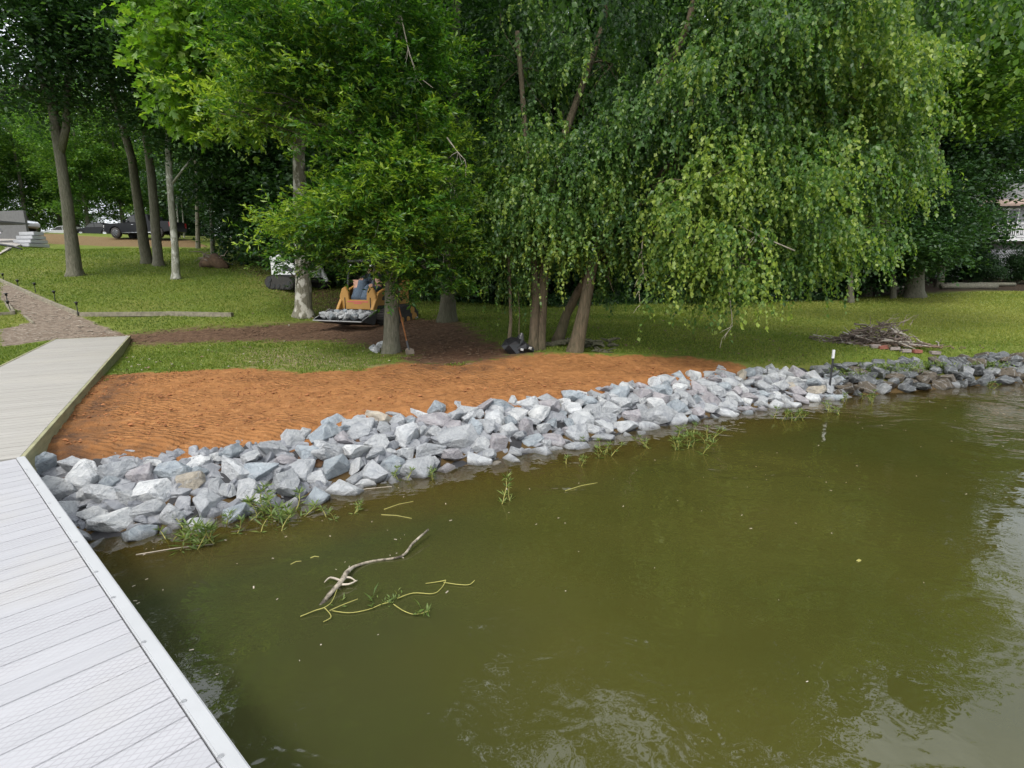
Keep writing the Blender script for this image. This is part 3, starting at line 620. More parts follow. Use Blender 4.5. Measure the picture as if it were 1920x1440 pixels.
tree('birch_tree', 'river birch clump of leaning reddish brown stems with drooping leafy branches', [
    [(1078,664,11.2,.15),(1095,580,11.2,.125),(1110,500,11.25,.115),(1135,400,11.3,.10),(1180,270,11.4,.09),(1240,150,11.5,.08),(1290,50,11.6,.07),(1330,-120,11.8,.05)],
    [(1010,655,11.6,.13),(1017,560,11.6,.11),(1022,450,11.7,.10),(1060,250,12,.08),(1130,50,12.3,.06),(1180,-200,12.5,.04)],
    [(1000,662,11.5,.10),(1004,560,11.5,.09),(1000,450,11.7,.08),(985,250,12.2,.06),(970,60,12.6,.05)],
    [(1045,640,12.2,.12),(1062,590,12.1,.10),(1085,545,12.0,.095),(1160,430,11.9,.08),(1300,250,11.3,.07),(1400,120,11.2,.055),(1480,-40,11.4,.04)],
    [(1240,240,11.4,.075,0),(1290,195,11.2,.06),(1380,170,11.0,.05),(1500,180,11.2,.035)]], BL+BU, 'bark_birch', birch_crown, None, .05, 7)
SB = [lobe(955,490,11.3,32,60,.45),lobe(950,400,11.5,45,60,.6)]
tree('slim_birch', 'thin leafy stem standing left of the birch clump above the black bag', [[(953,662,11.3,.045),(958,600,11.3,.035),(955,500,11.3,.03),(950,380,11.5,.02)],[(972,655,11.4,.012),(974,590,11.4,.01),(970,520,11.4,.008)]], SB, 'bark_birch',
     lambda ll, root: crown('crown', ll, 330, 'hang', 'leaf_birch', root, (.07,.045), 16, .6), None, .015, 4)
LR = [lobe(1830,60,15.5,120,90,1.8,1.2),lobe(1900,170,15.2,70,60,1.1,1.2),lobe(1780,190,16,70,50,1.0,1.0),lobe(1700,20,16.5,110,80,1.6,1.0),lobe(1950,0,16,120,120,2,1)]
tree('lakeside_maple', 'light green tree filling the top right corner beyond the birch foliage', [[(2060,600,17,.16),(2040,400,17,.14),(1980,250,16.6,.11),(1860,100,16.4,.08),(1850,-60,16.4,.04)]], LR, 'bark_dark',
     lambda ll, root: crown('crown', ll, 3000, 'flat', 'leaf_light', root, (.11,.085), 12, .6))
# sycamore
SY = [lobe(330,60,15.2,70,55,1.0,1.3),lobe(420,110,15.4,90,80,1.4),lobe(330,150,15.2,50,40,.8,1.2),lobe(470,40,15.8,110,80,1.6),lobe(380,215,15.6,70,30,.8,1.1),lobe(560,60,16.5,90,90,1.4),lobe(330,-40,15.5,90,60,1.4),lobe(440,200,16,60,50,.9,.8)]
def syc_crown(ll, root):
    starcrown('crown', ll, 1150, 'leaf_syc', root, .22, 7, .5)
    crown('upper_crown', [((0,0,13),(4.5,3.5,3.5),1),((1,1,18),(3,3,3),1)], 2200, 'flat', 'leaf_mid', root, (.26,.2), 10, .9)
tree('sycamore_tree', 'sycamore with pale patched bark behind the oak and large star-shaped leaves', [[(570,595,17.5,.27),(567,500,17.5,.22),(562,400,17.5,.20),(560,290,17.5,.18),(575,150,17.6,.15),(590,-150,17.8,.1)],
    [(560,290,17.5,.10,0),(540,255,17.3,.08),(500,200,17,.07),(430,130,16,.05),(340,80,15.4,.03)]], SY, 'bark_syc', syc_crown)
# oaks on the left lawn
def dark_crown(n, leaf=(.17,.11)):
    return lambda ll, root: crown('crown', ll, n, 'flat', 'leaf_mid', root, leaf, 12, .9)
tree('forked_oak', 'tall grey-barked oak that forks high up, alone on the left lawn', [[(140,512,23,.26),(134,450,23,.23),(126,380,23,.20),(112,290,23,.18),(102,220,23,.16),(75,130,23,.13),(40,-40,23.5,.09)],
    [(112,290,23,.15,0),(124,240,23,.13),(127,140,23,.12),(132,-50,23,.08)],[(104,225,23,.10,0),(98,150,23.2,.09),(92,0,23.5,.07)]],
    [lobe(60,60,22.5,130,80,3,.9),lobe(190,60,23,110,70,2.8),lobe(20,160,22,90,50,2,.8),lobe(120,-80,23,200,110,3.5,.7),lobe(250,120,23.5,60,60,2,.9)], 'bark_oak', dark_crown(3800))
tree('lawn_oak', 'brown trunked tree, left one of the close pair on the lawn', [[(276,490,27.5,.24),(262,400,27.5,.21),(248,300,27.5,.18),(215,190,27.5,.14),(190,60,28,.1)]], [lobe(180,40,28,120,90,3),lobe(230,-60,28,120,80,3)], 'bark_dark', dark_crown(1800))
tree('lawn_oak', 'brown trunked tree, right one of the close pair on the lawn', [[(298,498,27,.22),(291,420,27,.20),(284,330,27,.18),(265,190,27,.16),(250,60,27.5,.12)]], [lobe(280,100,27,90,90,2.6),lobe(330,-40,27,130,90,3),lobe(300,230,27.5,60,60,2,.7)], 'bark_oak', dark_crown(2200))
tree('lawn_maple', 'slim tree with pale lichen-grey trunk right of the close pair', [[(331,528,24,.155),(328,460,24,.14),(321,380,24,.13),(316,300,24,.125),(315,250,24.1,.1),(318,140,24.3,.08)],[(319,350,24,.05,0),(345,315,24,.04),(375,280,24.2,.03)]],
     [lobe(330,230,24.5,70,60,2),lobe(400,260,25,70,60,2)], 'bark_pale', dark_crown(1300))
tree('back_oak', 'thick dark trunk standing behind the oak with the shovel, above the dirt', [[(838,600,15.5,.24),(840,560,15.5,.21),(845,450,15.6,.19),(850,250,16,.15),(855,50,16.4,.11),(860,-250,17,.07)]],
     [lobe(850,120,16.5,110,120,2,.6),lobe(880,320,17,70,70,1.5,.6),lobe(900,-100,16.8,200,120,2.6,.6)], 'bark_dark', dark_crown(1900,(.13,.08)))
tree('gnarled_tree', 'thick fluted grey trunk with low dark branches on the far right lawn', [[(1714,556,27,.42),(1716,520,27,.36),(1722,480,27,.33),(1740,380,27.2,.28),(1760,200,27.6,.2)]],
     [lobe(1715,455,26,65,45,2.2,1.3),lobe(1775,440,26,60,40,2.0,1.2),lobe(1700,400,26.5,70,50,2),lobe(1790,310,28,80,55,2.2),lobe(1860,240,28,100,90,2.6),lobe(1760,180,28,120,100,3),lobe(1700,350,27,60,50,1.5,.6)], 'bark_oak',
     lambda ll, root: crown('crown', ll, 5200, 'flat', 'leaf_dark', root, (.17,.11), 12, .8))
# generic woodland trees, built once and copied
def woodland(name, seed, hh, low, matl, barkm, nspray, rad):
    random.seed(seed); root = thing(name, 'x', 'tree'); mb = MB(); lean = random.uniform(-.5,.5)
    ps = [(0,0,-.4),(.0,0,.1),(.02,0,.6)]+[(lean*(z/hh)+random.uniform(-.06,.06),random.uniform(-.06,.06),z) for z in np.linspace(1.5,hh,9)]
    rs = [.34,.28,.22]+list(np.linspace(.20,.05,9)); mb.tube(ps, rs, 9, .05); mb.build('trunk', barkm, root, True)
    lobes = []; k = 9
    for i in range(k):
        z = low+(hh-low)*(i+.5)/k; an = i*2.4; r = rad*(.35+.6*math.sin(math.pi*min(1,(i+1.3)/k)))
        lobes.append(((math.cos(an)*r*.6,math.sin(an)*r*.6,z),(r*.8,r*.8,(hh-low)/k*1.15),1))
    lb = MB(); limbs(lb, [Vector(p) for p in ps[3:]], lobes, .06, 3); lb.build('branches', barkm, root, True)
    crown('crown', lobes, nspray, 'flat', matl, root, (.21,.14), 12, .9); return root
def copy_tree(o, loc, rz, s, label, name=None):
    c = o.copy(); COL.objects.link(c); c.location = loc; c.rotation_euler = (0,0,rz); c.scale = (s,s,s); c['label'] = label
    for ch in o.children: d = ch.copy(); COL.objects.link(d); d.parent = c
    return c
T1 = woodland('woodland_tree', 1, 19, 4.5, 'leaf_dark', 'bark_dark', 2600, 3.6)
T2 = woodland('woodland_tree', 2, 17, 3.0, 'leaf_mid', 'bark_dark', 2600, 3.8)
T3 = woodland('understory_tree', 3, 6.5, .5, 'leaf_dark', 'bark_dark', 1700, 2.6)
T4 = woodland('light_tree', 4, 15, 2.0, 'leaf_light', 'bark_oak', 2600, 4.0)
random.seed(11)
spec = [] # (template, px, depth, scale)
for px in range(380, 1700, 105): spec.append((T3, px+random.uniform(-25,25), None, random.uniform(.8,1.1), 'low'))
for px in range(330, 2000, 120): spec.append((random.choice((T1,T2)), px+random.uniform(-35,35), 0, random.uniform(.9,1.15), 'front'))
for px in range(330, 2100, 130): spec.append((random.choice((T4,T2)), px+random.uniform(-40,40), 7, random.uniform(.95,1.25), 'mid'))  # mid and far rows: light filtering through the wood put into paler leaves
for px in range(-150, 2150, 150): spec.append((random.choice((T4,T2,T4)), px+random.uniform(-40,40), 22, random.uniform(1.0,1.4), 'far'))
for px in list(range(-250, 260, 60)): spec.append((T4, px+random.uniform(-15,15), 30, random.uniform(.9,1.2), 'leftfar'))
for px in range(-250, 330, 80): spec.append((T2, px+random.uniform(-15,15), 60, random.uniform(1.3,1.7), 'leftback'))
for px in range(340, 1750, 150): spec.append((T3, px+random.uniform(-25,25), 8, random.uniform(1.1,1.6), 'low2'))
marks_px = [(120,'beyond the gravel drive at far left'),(330,'beyond the black pickup'),(480,'behind the slim pale maple'),(620,'behind the white loader'),(780,'behind the yellow loader'),(930,'behind the shovel oak'),(1080,'behind the birch clump'),(1250,'behind the hanging twig'),(1450,'behind the drooping birch foliage'),(1650,'left of the gnarled tree'),(1800,'behind the gnarled tree'),(9999,'beside the white balcony')]
rows_w = {'low':'low dark understory tree at the wood edge','low2':'taller dark understory tree deeper in the wood','front':'tall dark woodland tree in the front row','mid':'tall woodland tree in the second row','far':'tall far woodland tree in the back row','leftfar':'light green sunlit tree far off','leftback':'tallest hazy far-off tree'}
used = set(); cnt = {}
for T, px, dep_, s, kind in spec:
    r = ray(px, 560 if px > 360 else 480); ratio = r[0]/r[1]
    yy = 24.0
    for _ in range(12): yy = float(forest_line(ratio*yy))
    if dep_ is None: yy += random.uniform(.3,1.8)
    else: yy += dep_+random.uniform(0,3)+1.5
    if kind in ('far','leftfar'): yy = max(yy, 50 if kind=='leftfar' else 0)
    if kind == 'leftfar': yy = 52+random.uniform(0,16)
    if kind == 'leftback': yy = 72+random.uniform(0,14)
    x = ratio*yy
    if kind == 'front' and px > 1800: yy += 16; x = ratio*yy
    if kind in ('low',) and px > 1690: continue
    if kind in ('front','mid','low2') and 1770 < px < 2000 and yy < 46: continue
    loc = Vector((x,yy,gz(x,yy)))
    lab = rows_w[kind]+' '+next(b for a,b in marks_px if px < a)
    cnt[lab] = cnt.get(lab,0)+1
    if cnt[lab] > 1: lab += ', %s' % ('second','third','fourth','fifth','sixth')[min(4,cnt[lab]-2)]
    rz = random.uniform(0,6.28)
    if T not in used: used.add(T); T.location = loc; T.rotation_euler = (0,0,rz); T.scale = (s,s,s); T['label'] = lab; o = T
    else: o = copy_tree(T, loc, rz, s, lab)
    o['group'] = 'trees of the wood behind the lawn'
# slim bare stems
random.seed(12)
for px,py,Y,r_,top,lab in [(371,462,36,.13,180,'slender grey trunk standing right of the pickup tail light'),(402,500,31,.12,220,'slender dark trunk left of the uprooted stump'),(1598,544,26,.13,380,'slim grey trunk under the right edge of the birch'),
                      (1677,540,27,.12,380,'slim pale trunk just left of the gnarled tree'),(336,440,44,.07,330,'very thin bare pole-like stem behind the pickup bed'),(345,440,45,.06,340,'very thin bare stem right of another by the pickup')]:
    p0 = at(px,py,Y); z0 = gz(p0.x,p0.y); top_p = at(px-8,top,Y); root = thing('slim_tree', lab, 'tree', (p0.x,p0.y,z0), 0, 'slim bare-stemmed trees'); mb = MB()
    Ht = top_p.z-z0; mb.tube([(0,0,-.2),(0,0,.1)]+[(random.uniform(-.05,.05)+(top_p.x-p0.x)*k/6,0,Ht*k/6) for k in range(1,7)], [r_*1.4,r_*1.2]+[r_*(1-.1*k) for k in range(1,7)], 8, .04); mb.build('trunk','bark_oak' if r_>.1 else 'bark_pale',root,True)
    lo = [((0,0,Ht),(1.6,1.6,1.2),1)]; lb = MB(); limbs(lb,[Vector((0,0,Ht*.8))],lo,.03,4); lb.build('branches','bark_dark',root); crown('crown', lo, 300, 'flat', 'leaf_dark', root, (.2,.13), 12, .8)
# dead twigs hanging from the birch
random.seed(13)
def hangtwig(pl, Y, r=.012, lab=None, mat='twig_pale', name='dead_twig'):
    mb = MB(); ps = [at(a,b,Y) for a,b in pl]; mb.tube(ps, [r*(1-.6*i/(len(ps)-1)) for i in range(len(ps))], 5)
    for _ in range(5):
        i = random.randint(1,len(ps)-1); e = ps[i]+Vector((random.uniform(-.25,.25),random.uniform(-.1,.1),random.uniform(-.4,-.1))); mb.tube(curve(ps[i],e,4,.1,.05),[r*.4,r*.35,r*.25,r*.15],4)
    return mb.build(name, mat)
bt = bpy.data.objects['birch_tree']
for pl, Y in (([(1208,425),(1203,470),(1206,510),(1198,545),(1200,572)],10.6),([(1350,500),(1365,530),(1372,590),(1373,612)],9.9),([(1490,470),(1420,440),(1380,420)],9.7),([(1205,215),(1204,250),(1202,260)],11)):
    o = hangtwig(pl, Y, .014); o.parent = bt; o.matrix_parent_inverse = Matrix.Translation(-bt.location)
ot = bpy.data.objects['oak_tree']
for pl, Y in (([(752,30),(765,90),(780,140),(812,165)],10.2),([(838,258),(858,285),(872,300)],10.3),([(820,320),(838,338),(845,345)],10.3)):
    o = hangtwig(pl, Y, .012); o.parent = ot; o.matrix_parent_inverse = Matrix.Translation(-ot.location)
# ------------------------------------------------------------------ grass and ground cover
def scatter_ok(x, y, thr=.5):
    m = np.ones(len(x), bool)
    for poly, sft in ((clay_poly,.5),(dirt_poly,.9),(path_poly,.35)):
        m &= poly_mask(poly, x, y, sft)+.5*wob(x,y,6,9) < thr-.05
    c = (x-A0.x)*rd_.x+(y-A0.y)*rd_.y; d = (x-A0.x)*rn.x+(y-A0.y)*rn.y; m &= ~((c > -1)&(c < RL+.1)&(d > -.08)&(d < RW+.1))
    return m & (y-shore(x) > 1.25)
N = 420000; u = rng.random(N); gyy = 7.5+(36-7.5)*u**1.5; gxx = rng.uniform(-1.05,1.05,N)*gyy
ok = scatter_ok(gxx,gyy) & (gyy < forest_line(gxx)) & (gxx > -30) & (gxx < 30); gxx, gyy = gxx[ok], gyy[ok]
n = len(gxx); P = np.stack([gxx,gyy,hgt(gxx,gyy)-.008+.02*wob(gxx,gyy,2,4)],1); D = np.array([0,0,1.])+rng.normal(0,.55,(n,3))*np.array([1,1,.2])
v_, f2 = leafgeo(P, D, rng.uniform(.025,.06,n)*(.8+gyy/30), rng.uniform(.008,.016,n)*(.6+gyy/14), .35, .8)
dry_ = poly_mask([tuple(at(*p))[:2] for p in [(1430,562,26),(1930,556,26),(1990,600,16.5),(1600,592,17.5)]],gxx,gyy,5)
gt = np.clip(.5+.5*dry_+.15*np.clip(gxx/8,-.3,1)+.35*wob(gxx,gyy,1.2,8)+rng.normal(0,.2,n),0,1)  # blades paler toward the right, offsetting tree shade there through the tint
M['blade'] = leaf_mat('grass_blade', (.060,.105,.010), (.122,.182,.018), (.270,.285,.060), .3, .6)
tag(npmesh('lawn_grass', v_, f2, 'blade', None, {'tint':np.repeat(gt,4)}), 'short mown green grass of the lawn', 'grass', None, 'stuff')
N = 26000; x = rng.uniform(-13,17,N); y = forest_line(x)+rng.uniform(-.8,2.2,N)+.5*wob(x,x*0,1,3); P = np.stack([x,y,hgt(x,y)+rng.random(N)**2*.45],1)
v_, f2 = leafgeo(P, rng.normal(0,1,(N,3))+np.array([0,-.3,.3]), rng.uniform(.08,.16,N), rng.uniform(.06,.11,N), .5, .6)
tag(npmesh('undergrowth', v_, f2, 'leaf_dark', None, {'tint':np.repeat(np.clip(rng.normal(.5,.25,N),0,1),4)}), 'dark leafy ground cover along the foot of the wood', 'undergrowth', None, 'stuff')
# clods and crumbs of clay and soil
mb = MB(); random.seed(31); ico = [(0,0,1),(.9,0,.4),(.3,.85,.4),(-.7,.5,.4),(-.7,-.5,.4),(.3,-.85,.4),(0,0,-.6)]; icf = [(0,1,2),(0,2,3),(0,3,4),(0,4,5),(0,5,1),(6,2,1),(6,3,2),(6,4,3),(6,5,4),(6,1,5)]
cxs = rng.uniform(-8.5,6,16000); cys = rng.uniform(4.5,12.5,16000); mk = poly_mask(clay_poly,cxs,cys,.3) > .5; mk &= (cys-shore(cxs) > 1.5); cxs, cys = cxs[mk][:5200], cys[mk][:5200]; czs = hgt(cxs,cys)
clump = wob(cxs,cys,3,12)
for a,b,c_,k in zip(cxs,cys,czs,clump):
    if k < random.uniform(-.5,.5): continue
    s = random.uniform(.006,.02)*(1.9 if random.random() < .08 else 1); an = random.uniform(0,6.28); ca, sa = math.cos(an), math.sin(an)
    mb.add([(a+(p[0]*ca-p[1]*sa)*s*random.uniform(.7,1.5),b+(p[0]*sa+p[1]*ca)*s*random.uniform(.7,1.3),c_+p[2]*s*.8) for p in ico], icf)
M['clod'] = plain('clay_clod', (.26,.105,.038), .95, 0, .5, 6)
tag(mb.build('clay_crumbs','clod'), 'loose orange clay crumbs strewn over the graded bank', 'clay', None, 'stuff')
mb = MB(); dxs = rng.uniform(-11,2,9000); dys = rng.uniform(10,20,9000); mk = poly_mask(dirt_poly,dxs,dys,.5) > .45; dxs,dys = dxs[mk][:2200],dys[mk][:2200]; dzs = hgt(dxs,dys)
for a,b,c_ in zip(dxs,dys,dzs):
    s = random.uniform(.01,.035); mb.add([(a+p[0]*s*random.uniform(.7,1.6),b+p[1]*s*random.uniform(.7,1.3),c_+p[2]*s*.7) for p in ico], icf)
M['dclod'] = plain('soil_clod', (.12,.075,.045), .95, 0, .5, 6); tag(mb.build('soil_crumbs','dclod'), 'loose brown soil crumbs on the churned track', 'soil', None, 'stuff')
#PART2
# ------------------------------------------------------------------ tracked loaders
M['yellow'] = plain('loader_yellow', (.36,.19,.042), .6, 0, .08, 4)
M['black'] = plain('black_paint', (.018,.018,.020), .45, 0, .2)
M['rubber'] = plain('rubber', (.03,.028,.026), .85, 0, .35, 10, .3)
M['bucketsteel'] = plain('bucket_steel', (.05,.05,.052), .5, .3, .4, 6)
M['bright_edge'] = plain('worn_steel', (.42,.42,.42), .4, .6, .2)
M['white_paint'] = plain('white_paint', (.62,.63,.63), .4, 0, .06)
M['red_stripe'] = plain('red_stripe', (.50,.10,.09), .5, 0, .1)
M['glass_dark'] = plain('dark_glass', (.015,.018,.02), .08, 0, .1, 3, 0, .8)
M['denim'] = plain('denim', (.07,.10,.14), .9, 0, .25, 20, .3)
M['shirt'] = plain('dark_shirt', (.03,.03,.035), .9, 0, .25, 20, .3)
M['skin'] = plain('skin', (.42,.24,.17), .6, 0, .08, 8, .05)
M['chrome'] = plain('chrome', (.65,.66,.67), .2, 1, .05)
M['redlamp'] = plain('red_lamp', (.50,.02,.02), .2, 0, .1)
def rrect(x0,y0,x1,y1,c): return [(x0+c,y0),(x1-c,y0),(x1,y0+c),(x1,y1-c),(x1-c,y1),(x0+c,y1),(x0,y1-c),(x0,y0+c)]
def loader(name, label, px, py, Y, face, paint, bucket=True, s=1.0, stripe=True):
    p = at(px,py,Y); z = gz(p.x,p.y); root = thing(name, label, 'loader', (p.x,p.y,z), face, None); root.scale = (s,s,s)
    # local frame: -Y is forward (toward the bucket), Z up
    for sx in (-1,1):
        tr = MB(); prof = [(-.95,.12),(-.75,.0),(.75,.0),(1.0,.14),(1.05,.35),(.85,.52),(.35,.60),(-.7,.50),(-.98,.32)]
        x0, x1 = (sx*.86-.16, sx*.86+.16); tr.prism(prof, x0, x1, 'x'); t_o = tr.build('track','rubber',root,False,.02)
        lg = MB()
        P_ = prof+[prof[0]]
        for i in range(len(prof)):
            a, b = Vector(P_[i]), Vector(P_[i+1]); L_ = (b-a).length; n_ = max(1,int(L_/.11)); an = math.atan2(b.y-a.y,b.x-a.x)
            for k in range(n_):
                q = a.lerp(b,(k+.5)/n_); lg.box((sx*.86,q.x,q.y),(.31,.045,.05),Matrix.Rotation(an,3,'X'))
        lg.build('tread_lug','rubber',t_o)
        for yy_,zz_,r_ in ((-.72,.2,.16),(-.36,.13,.10),(0,.13,.10),(.36,.13,.10),(.74,.2,.15),(.62,.42,.13)):
            wl = MB(); wl.tube([(sx*1.0,yy_,zz_),(sx*1.045,yy_,zz_)],[r_,r_*.9],14); wl.build('roller','black' if paint != 'yellow' else paint,t_o)
    ch = MB(); ch.prism([(-.85,.28),(.95,.28),(1.05,.55),(1.02,1.15),(.35,1.28),(-.2,.95),(-.85,.75)], -.62, .62, 'x'); ch.build('chassis','black',root,False,.03)
    fp = MB()  # front panel with a notch for the legs: U-shaped
    U = [(-.60,.50),(.60,.50),(.70,.62),(.70,.92),(.60,1.16),(.46,1.22),(.36,1.02),(.34,.80),(-.34,.80),(-.36,1.02),(-.46,1.22),(-.60,1.16),(-.70,.92),(-.70,.62)]
    fp.prism([(a,b) for a,b in U], -.93, -.84, 'y'); pn = fp.build('front_panel',paint,root,False,.012)
    if stripe:
        q = MB(); q.box((0,-.934,.74),(.80,.006,.035)); q.box((0,-.934,.69),(.30,.006,.03)); q.build('stripe','red_stripe',pn)
    dk_ = MB(); dk_.box((-.49,-.94,.62),(.02,.02,.5)); dk_.box((.49,-.94,.62),(.02,.02,.5)); dk_.build('hose','black',pn)
    cabf = MB()
    for sx in (-1,1):
        cabf.box((0,.30,1.93),(1.0,.04,.04)) if sx < 0 else None; cabf.tube([(sx*.50,-.80,.90),(sx*.50,-.62,1.95)],[.035,.035],6); cabf.tube([(sx*.50,.35,1.15),(sx*.50,.30,1.98)],[.04,.04],6)
        cabf.box((sx*.50,-.18,1.30),(.02,1.0,.03)); cabf.box((sx*.50,-.18,1.55),(.02,.95,.03)); cabf.box((sx*.50,-.16,1.97),(.06,.98,.06))
    cabf.build('cab_frame','black',root)
    rf = MB(); rf.prism([(-.72,1.97),(.42,1.97),(.38,2.06),(-.66,2.06)], -.56, .56, 'x'); rf.build('cab_roof','black',root,False,.02)
    st = MB(); st.prism([(-.25,.95),(.15,.95),(.30,1.55),(.20,1.57),(.08,1.10),(-.25,1.06)], -.25, .25, 'x'); st.build('seat','black',root,False,.03)
    hd = MB(); hd.prism([(.42,.70),(1.10,.70),(1.14,1.10),(1.05,1.42),(.45,1.55)], -.56, .56, 'x'); hd.build('engine_cover',paint,root,False,.04)
    for sx in (-1,1):
        sp_ = MB(); sp_.prism([(-.84,.62),(-.84,1.0),(-.5,1.12),(.3,1.22),(1.02,1.25),(1.02,.62)], sx*.625-.03, sx*.625+.03, 'x'); sp_.build('side_panel',paint,root,False,.01)
        vt = MB(); vt.prism([(-.55,.78),(-.50,1.0),(.1,1.08),(.2,.78)], sx*.66-.004, sx*.66+.004, 'x'); vt.build('side_vent','black',root)
        am = MB(); pr = [(1.0,1.25),(.98,1.45),(-.10,1.28),(-.78,1.02),(-1.08,.60),(-1.22,.34),(-1.10,.30),(-.92,.52),(-.70,.84),(-.05,1.10)]
        am.prism(pr, sx*.66-.055, sx*.66+.055, 'x'); a_o = am.build('loader_arm',paint,root,False,.012)
        cy = MB(); cy.tube([(sx*.66,.55,.75),(sx*.66,.1,.98)],[.045,.045],8); cy.tube([(sx*.66,.1,.98),(sx*.66,-.25,1.12)],[.025,.025],8); cy.build('lift_cylinder','chrome',a_o)
        hl = MB(); hl.box((sx*.40,-.735,1.86),(.16,.04,.08)); hl.build('work_lamp','white_paint',root,False,.01)
    if bucket:
        b = MB(); w_ = .90; o_ = [(-1.20,.50),(-1.28,.14),(-1.36,.06),(-1.95,.20)]; i_ = [(-1.93,.215),(-1.37,.085),(-1.30,.17),(-1.22,.50)]
        b.prism(o_+i_, -w_, w_, 'x')
        for sx in (-1,1): b.prism([(-1.20,.50),(-1.28,.14),(-1.36,.06),(-1.95,.20),(-1.90,.25)], sx*w_-.012, sx*w_+.012, 'x')
        bo = b.build('bucket','bucketsteel',root)
        e = MB(); e.box((0,-1.96,.205),(w_*2+.03,.05,.03)); e.build('cutting_edge','bright_edge',bo)
        for sx in (-1,1):
            e = MB(); a_, b_ = Vector((sx*(w_+.012),-1.92,.245)), Vector((sx*(w_+.012),-1.20,.51)); e.tube([a_,b_],[.016,.016],6); e.build('side_edge','bright_edge',bo)
    return root
random.seed(41)
LD = loader('tracked_loader', 'yellow tracked loader facing the lake with a bucket full of grey stones', 706, 606, 16.6, math.radians(-22), 'yellow', True, .92)
W2 = loader('tracked_loader', 'white tracked loader half hidden behind the patched sycamore trunk', 561, 545, 22.0, math.radians(58), 'white_paint', False, .88, False)
LM = Matrix.Translation(LD.location)@Matrix.Rotation(math.radians(-22),4,'Z')@Matrix.Scale(.92,4)
bs = []; g3 = []
for _ in range(900):
    if len(bs) >= 34: break
    x, y = random.uniform(-.80,.80), random.uniform(-1.82,-1.34)
    if any((x-a)**2+(y-b)**2 < .155**2 for a,b in g3): continue
    g3.append((x,y)); q = LM@Vector((x,y,.27+(y+1.9)*.22+random.uniform(0,.05)))
    o = put_rock(q.x,q.y,q.z,random.uniform(.21,.30),random.choice(['pale grey','mid grey','pale grey','blue-grey']),None,1,False,'loaded_stone'); bs.append((o,q.x,q.y,.5,random.uniform(.2,.3),'grey'))
bs.sort(key=lambda r: project((r[1],r[2],1))[0])
rowsb = {}
for r in bs: rowsb.setdefault('front' if (LM.inverted()@Vector((r[1],r[2],0))).y < -1.66 else 'middle' if (LM.inverted()@Vector((r[1],r[2],0))).y < -1.5 else 'back', []).append(r)
NUMS = ['first','second','third','fourth','fifth','sixth','seventh','eighth','ninth','tenth','eleventh','twelfth','thirteenth','fourteenth','fifteenth','sixteenth']
for k_, rs in rowsb.items():
    for i, r in enumerate(rs): tag(r[0], f'grey stone in the loader bucket, {NUMS[min(i,15)]} from left in the {k_} row', 'stone', 'stones heaped in the loader bucket')
# the seated operator
def person_seated(root_label, M4):
    pts_ = {'pel':(0,-.02,1.12),'ab':(0,.02,1.28),'ch':(0,.06,1.48),'nk':(0,.04,1.66),'hd':(0,.02,1.76),'tp':(0,.0,1.86),
        'hl':(-.10,-.05,1.10),'kl':(-.17,-.48,1.20),'al':(-.17,-.66,.78),'tl':(-.17,-.80,.72),'hr':(.10,-.05,1.10),'kr':(.15,-.46,1.16),'ar':(.16,-.62,.76),'tr':(.16,-.78,.70),
        'sl':(-.20,.04,1.56),'el':(-.30,-.10,1.30),'wl':(-.26,-.36,1.24),'sr':(.20,.04,1.56),'er':(.30,-.10,1.30),'wr':(.26,-.36,1.24)}
    rad = dict(pel=.15,ab=.14,ch=.16,nk=.055,hd=.095,tp=.07,hl=.10,kl=.07,al=.045,tl=.035,hr=.10,kr=.07,ar=.045,tr=.035,sl=.07,el=.045,wl=.03,sr=.07,er=.045,wr=.03)
    ed = ['pel-ab','ab-ch','ch-nk','nk-hd','hd-tp','pel-hl','hl-kl','kl-al','al-tl','pel-hr','hr-kr','kr-ar','ar-tr','ch-sl','sl-el','el-wl','ch-sr','sr-er','er-wr']
    k = list(pts_); me = bpy.data.meshes.new('person'); me.from_pydata([pts_[a] for a in k], [(k.index(e.split('-')[0]),k.index(e.split('-')[1])) for e in ed], [])
    o = bpy.data.objects.new('person', me); COL.objects.link(o); o.matrix_world = M4
    sk_ = o.modifiers.new('skin','SKIN'); ly = me.skin_vertices[0] if me.skin_vertices else None
    if ly is None:
        bm = bmesh.new(); bm.from_mesh(me); l_ = bm.verts.layers.skin.verify()
        for i, v_ in enumerate(bm.verts): v_[l_].radius = (rad[k[i]],)*2; v_[l_].use_root = i == 0
        bm.to_mesh(me); bm.free()
    o.modifiers.new('sub','SUBSURF').levels = 2; o.modifiers['sub'].render_levels = 2
    bpy.context.view_layer.update(); dg = bpy.context.evaluated_depsgraph_get(); m2 = bpy.data.meshes.new_from_object(o.evaluated_get(dg)); o.modifiers.clear(); o.data = m2
    m2.materials.clear(); [m2.materials.append(M[x]) for x in ('shirt','denim','skin')]
    for p_ in m2.polygons:
        c_ = p_.center; p_.use_smooth = True
        p_.material_index = 2 if c_.z > 1.64 or (abs(c_.x) > .2 and c_.y < -.27 and c_.z > 1.2) else 1 if c_.z < 1.2 or c_.y < -.2 and abs(c_.x) < .24 else 0
    return tag(o, root_label, 'person')
pr_ = person_seated('person in light blue jeans seated in the yellow loader cab', LM)
hat = MB(); hat.tube([(0,.02,1.84),(0,.02,1.90),(0,.02,1.94)],[.105,.095,.05],14); hat.prism([(-.14,1.845),(-.05,1.845),(-.05,1.86),(-.14,1.855)],-.07,.07,'x'); hat.build('cap','shirt',pr_,True)
hr_ = MB(); 
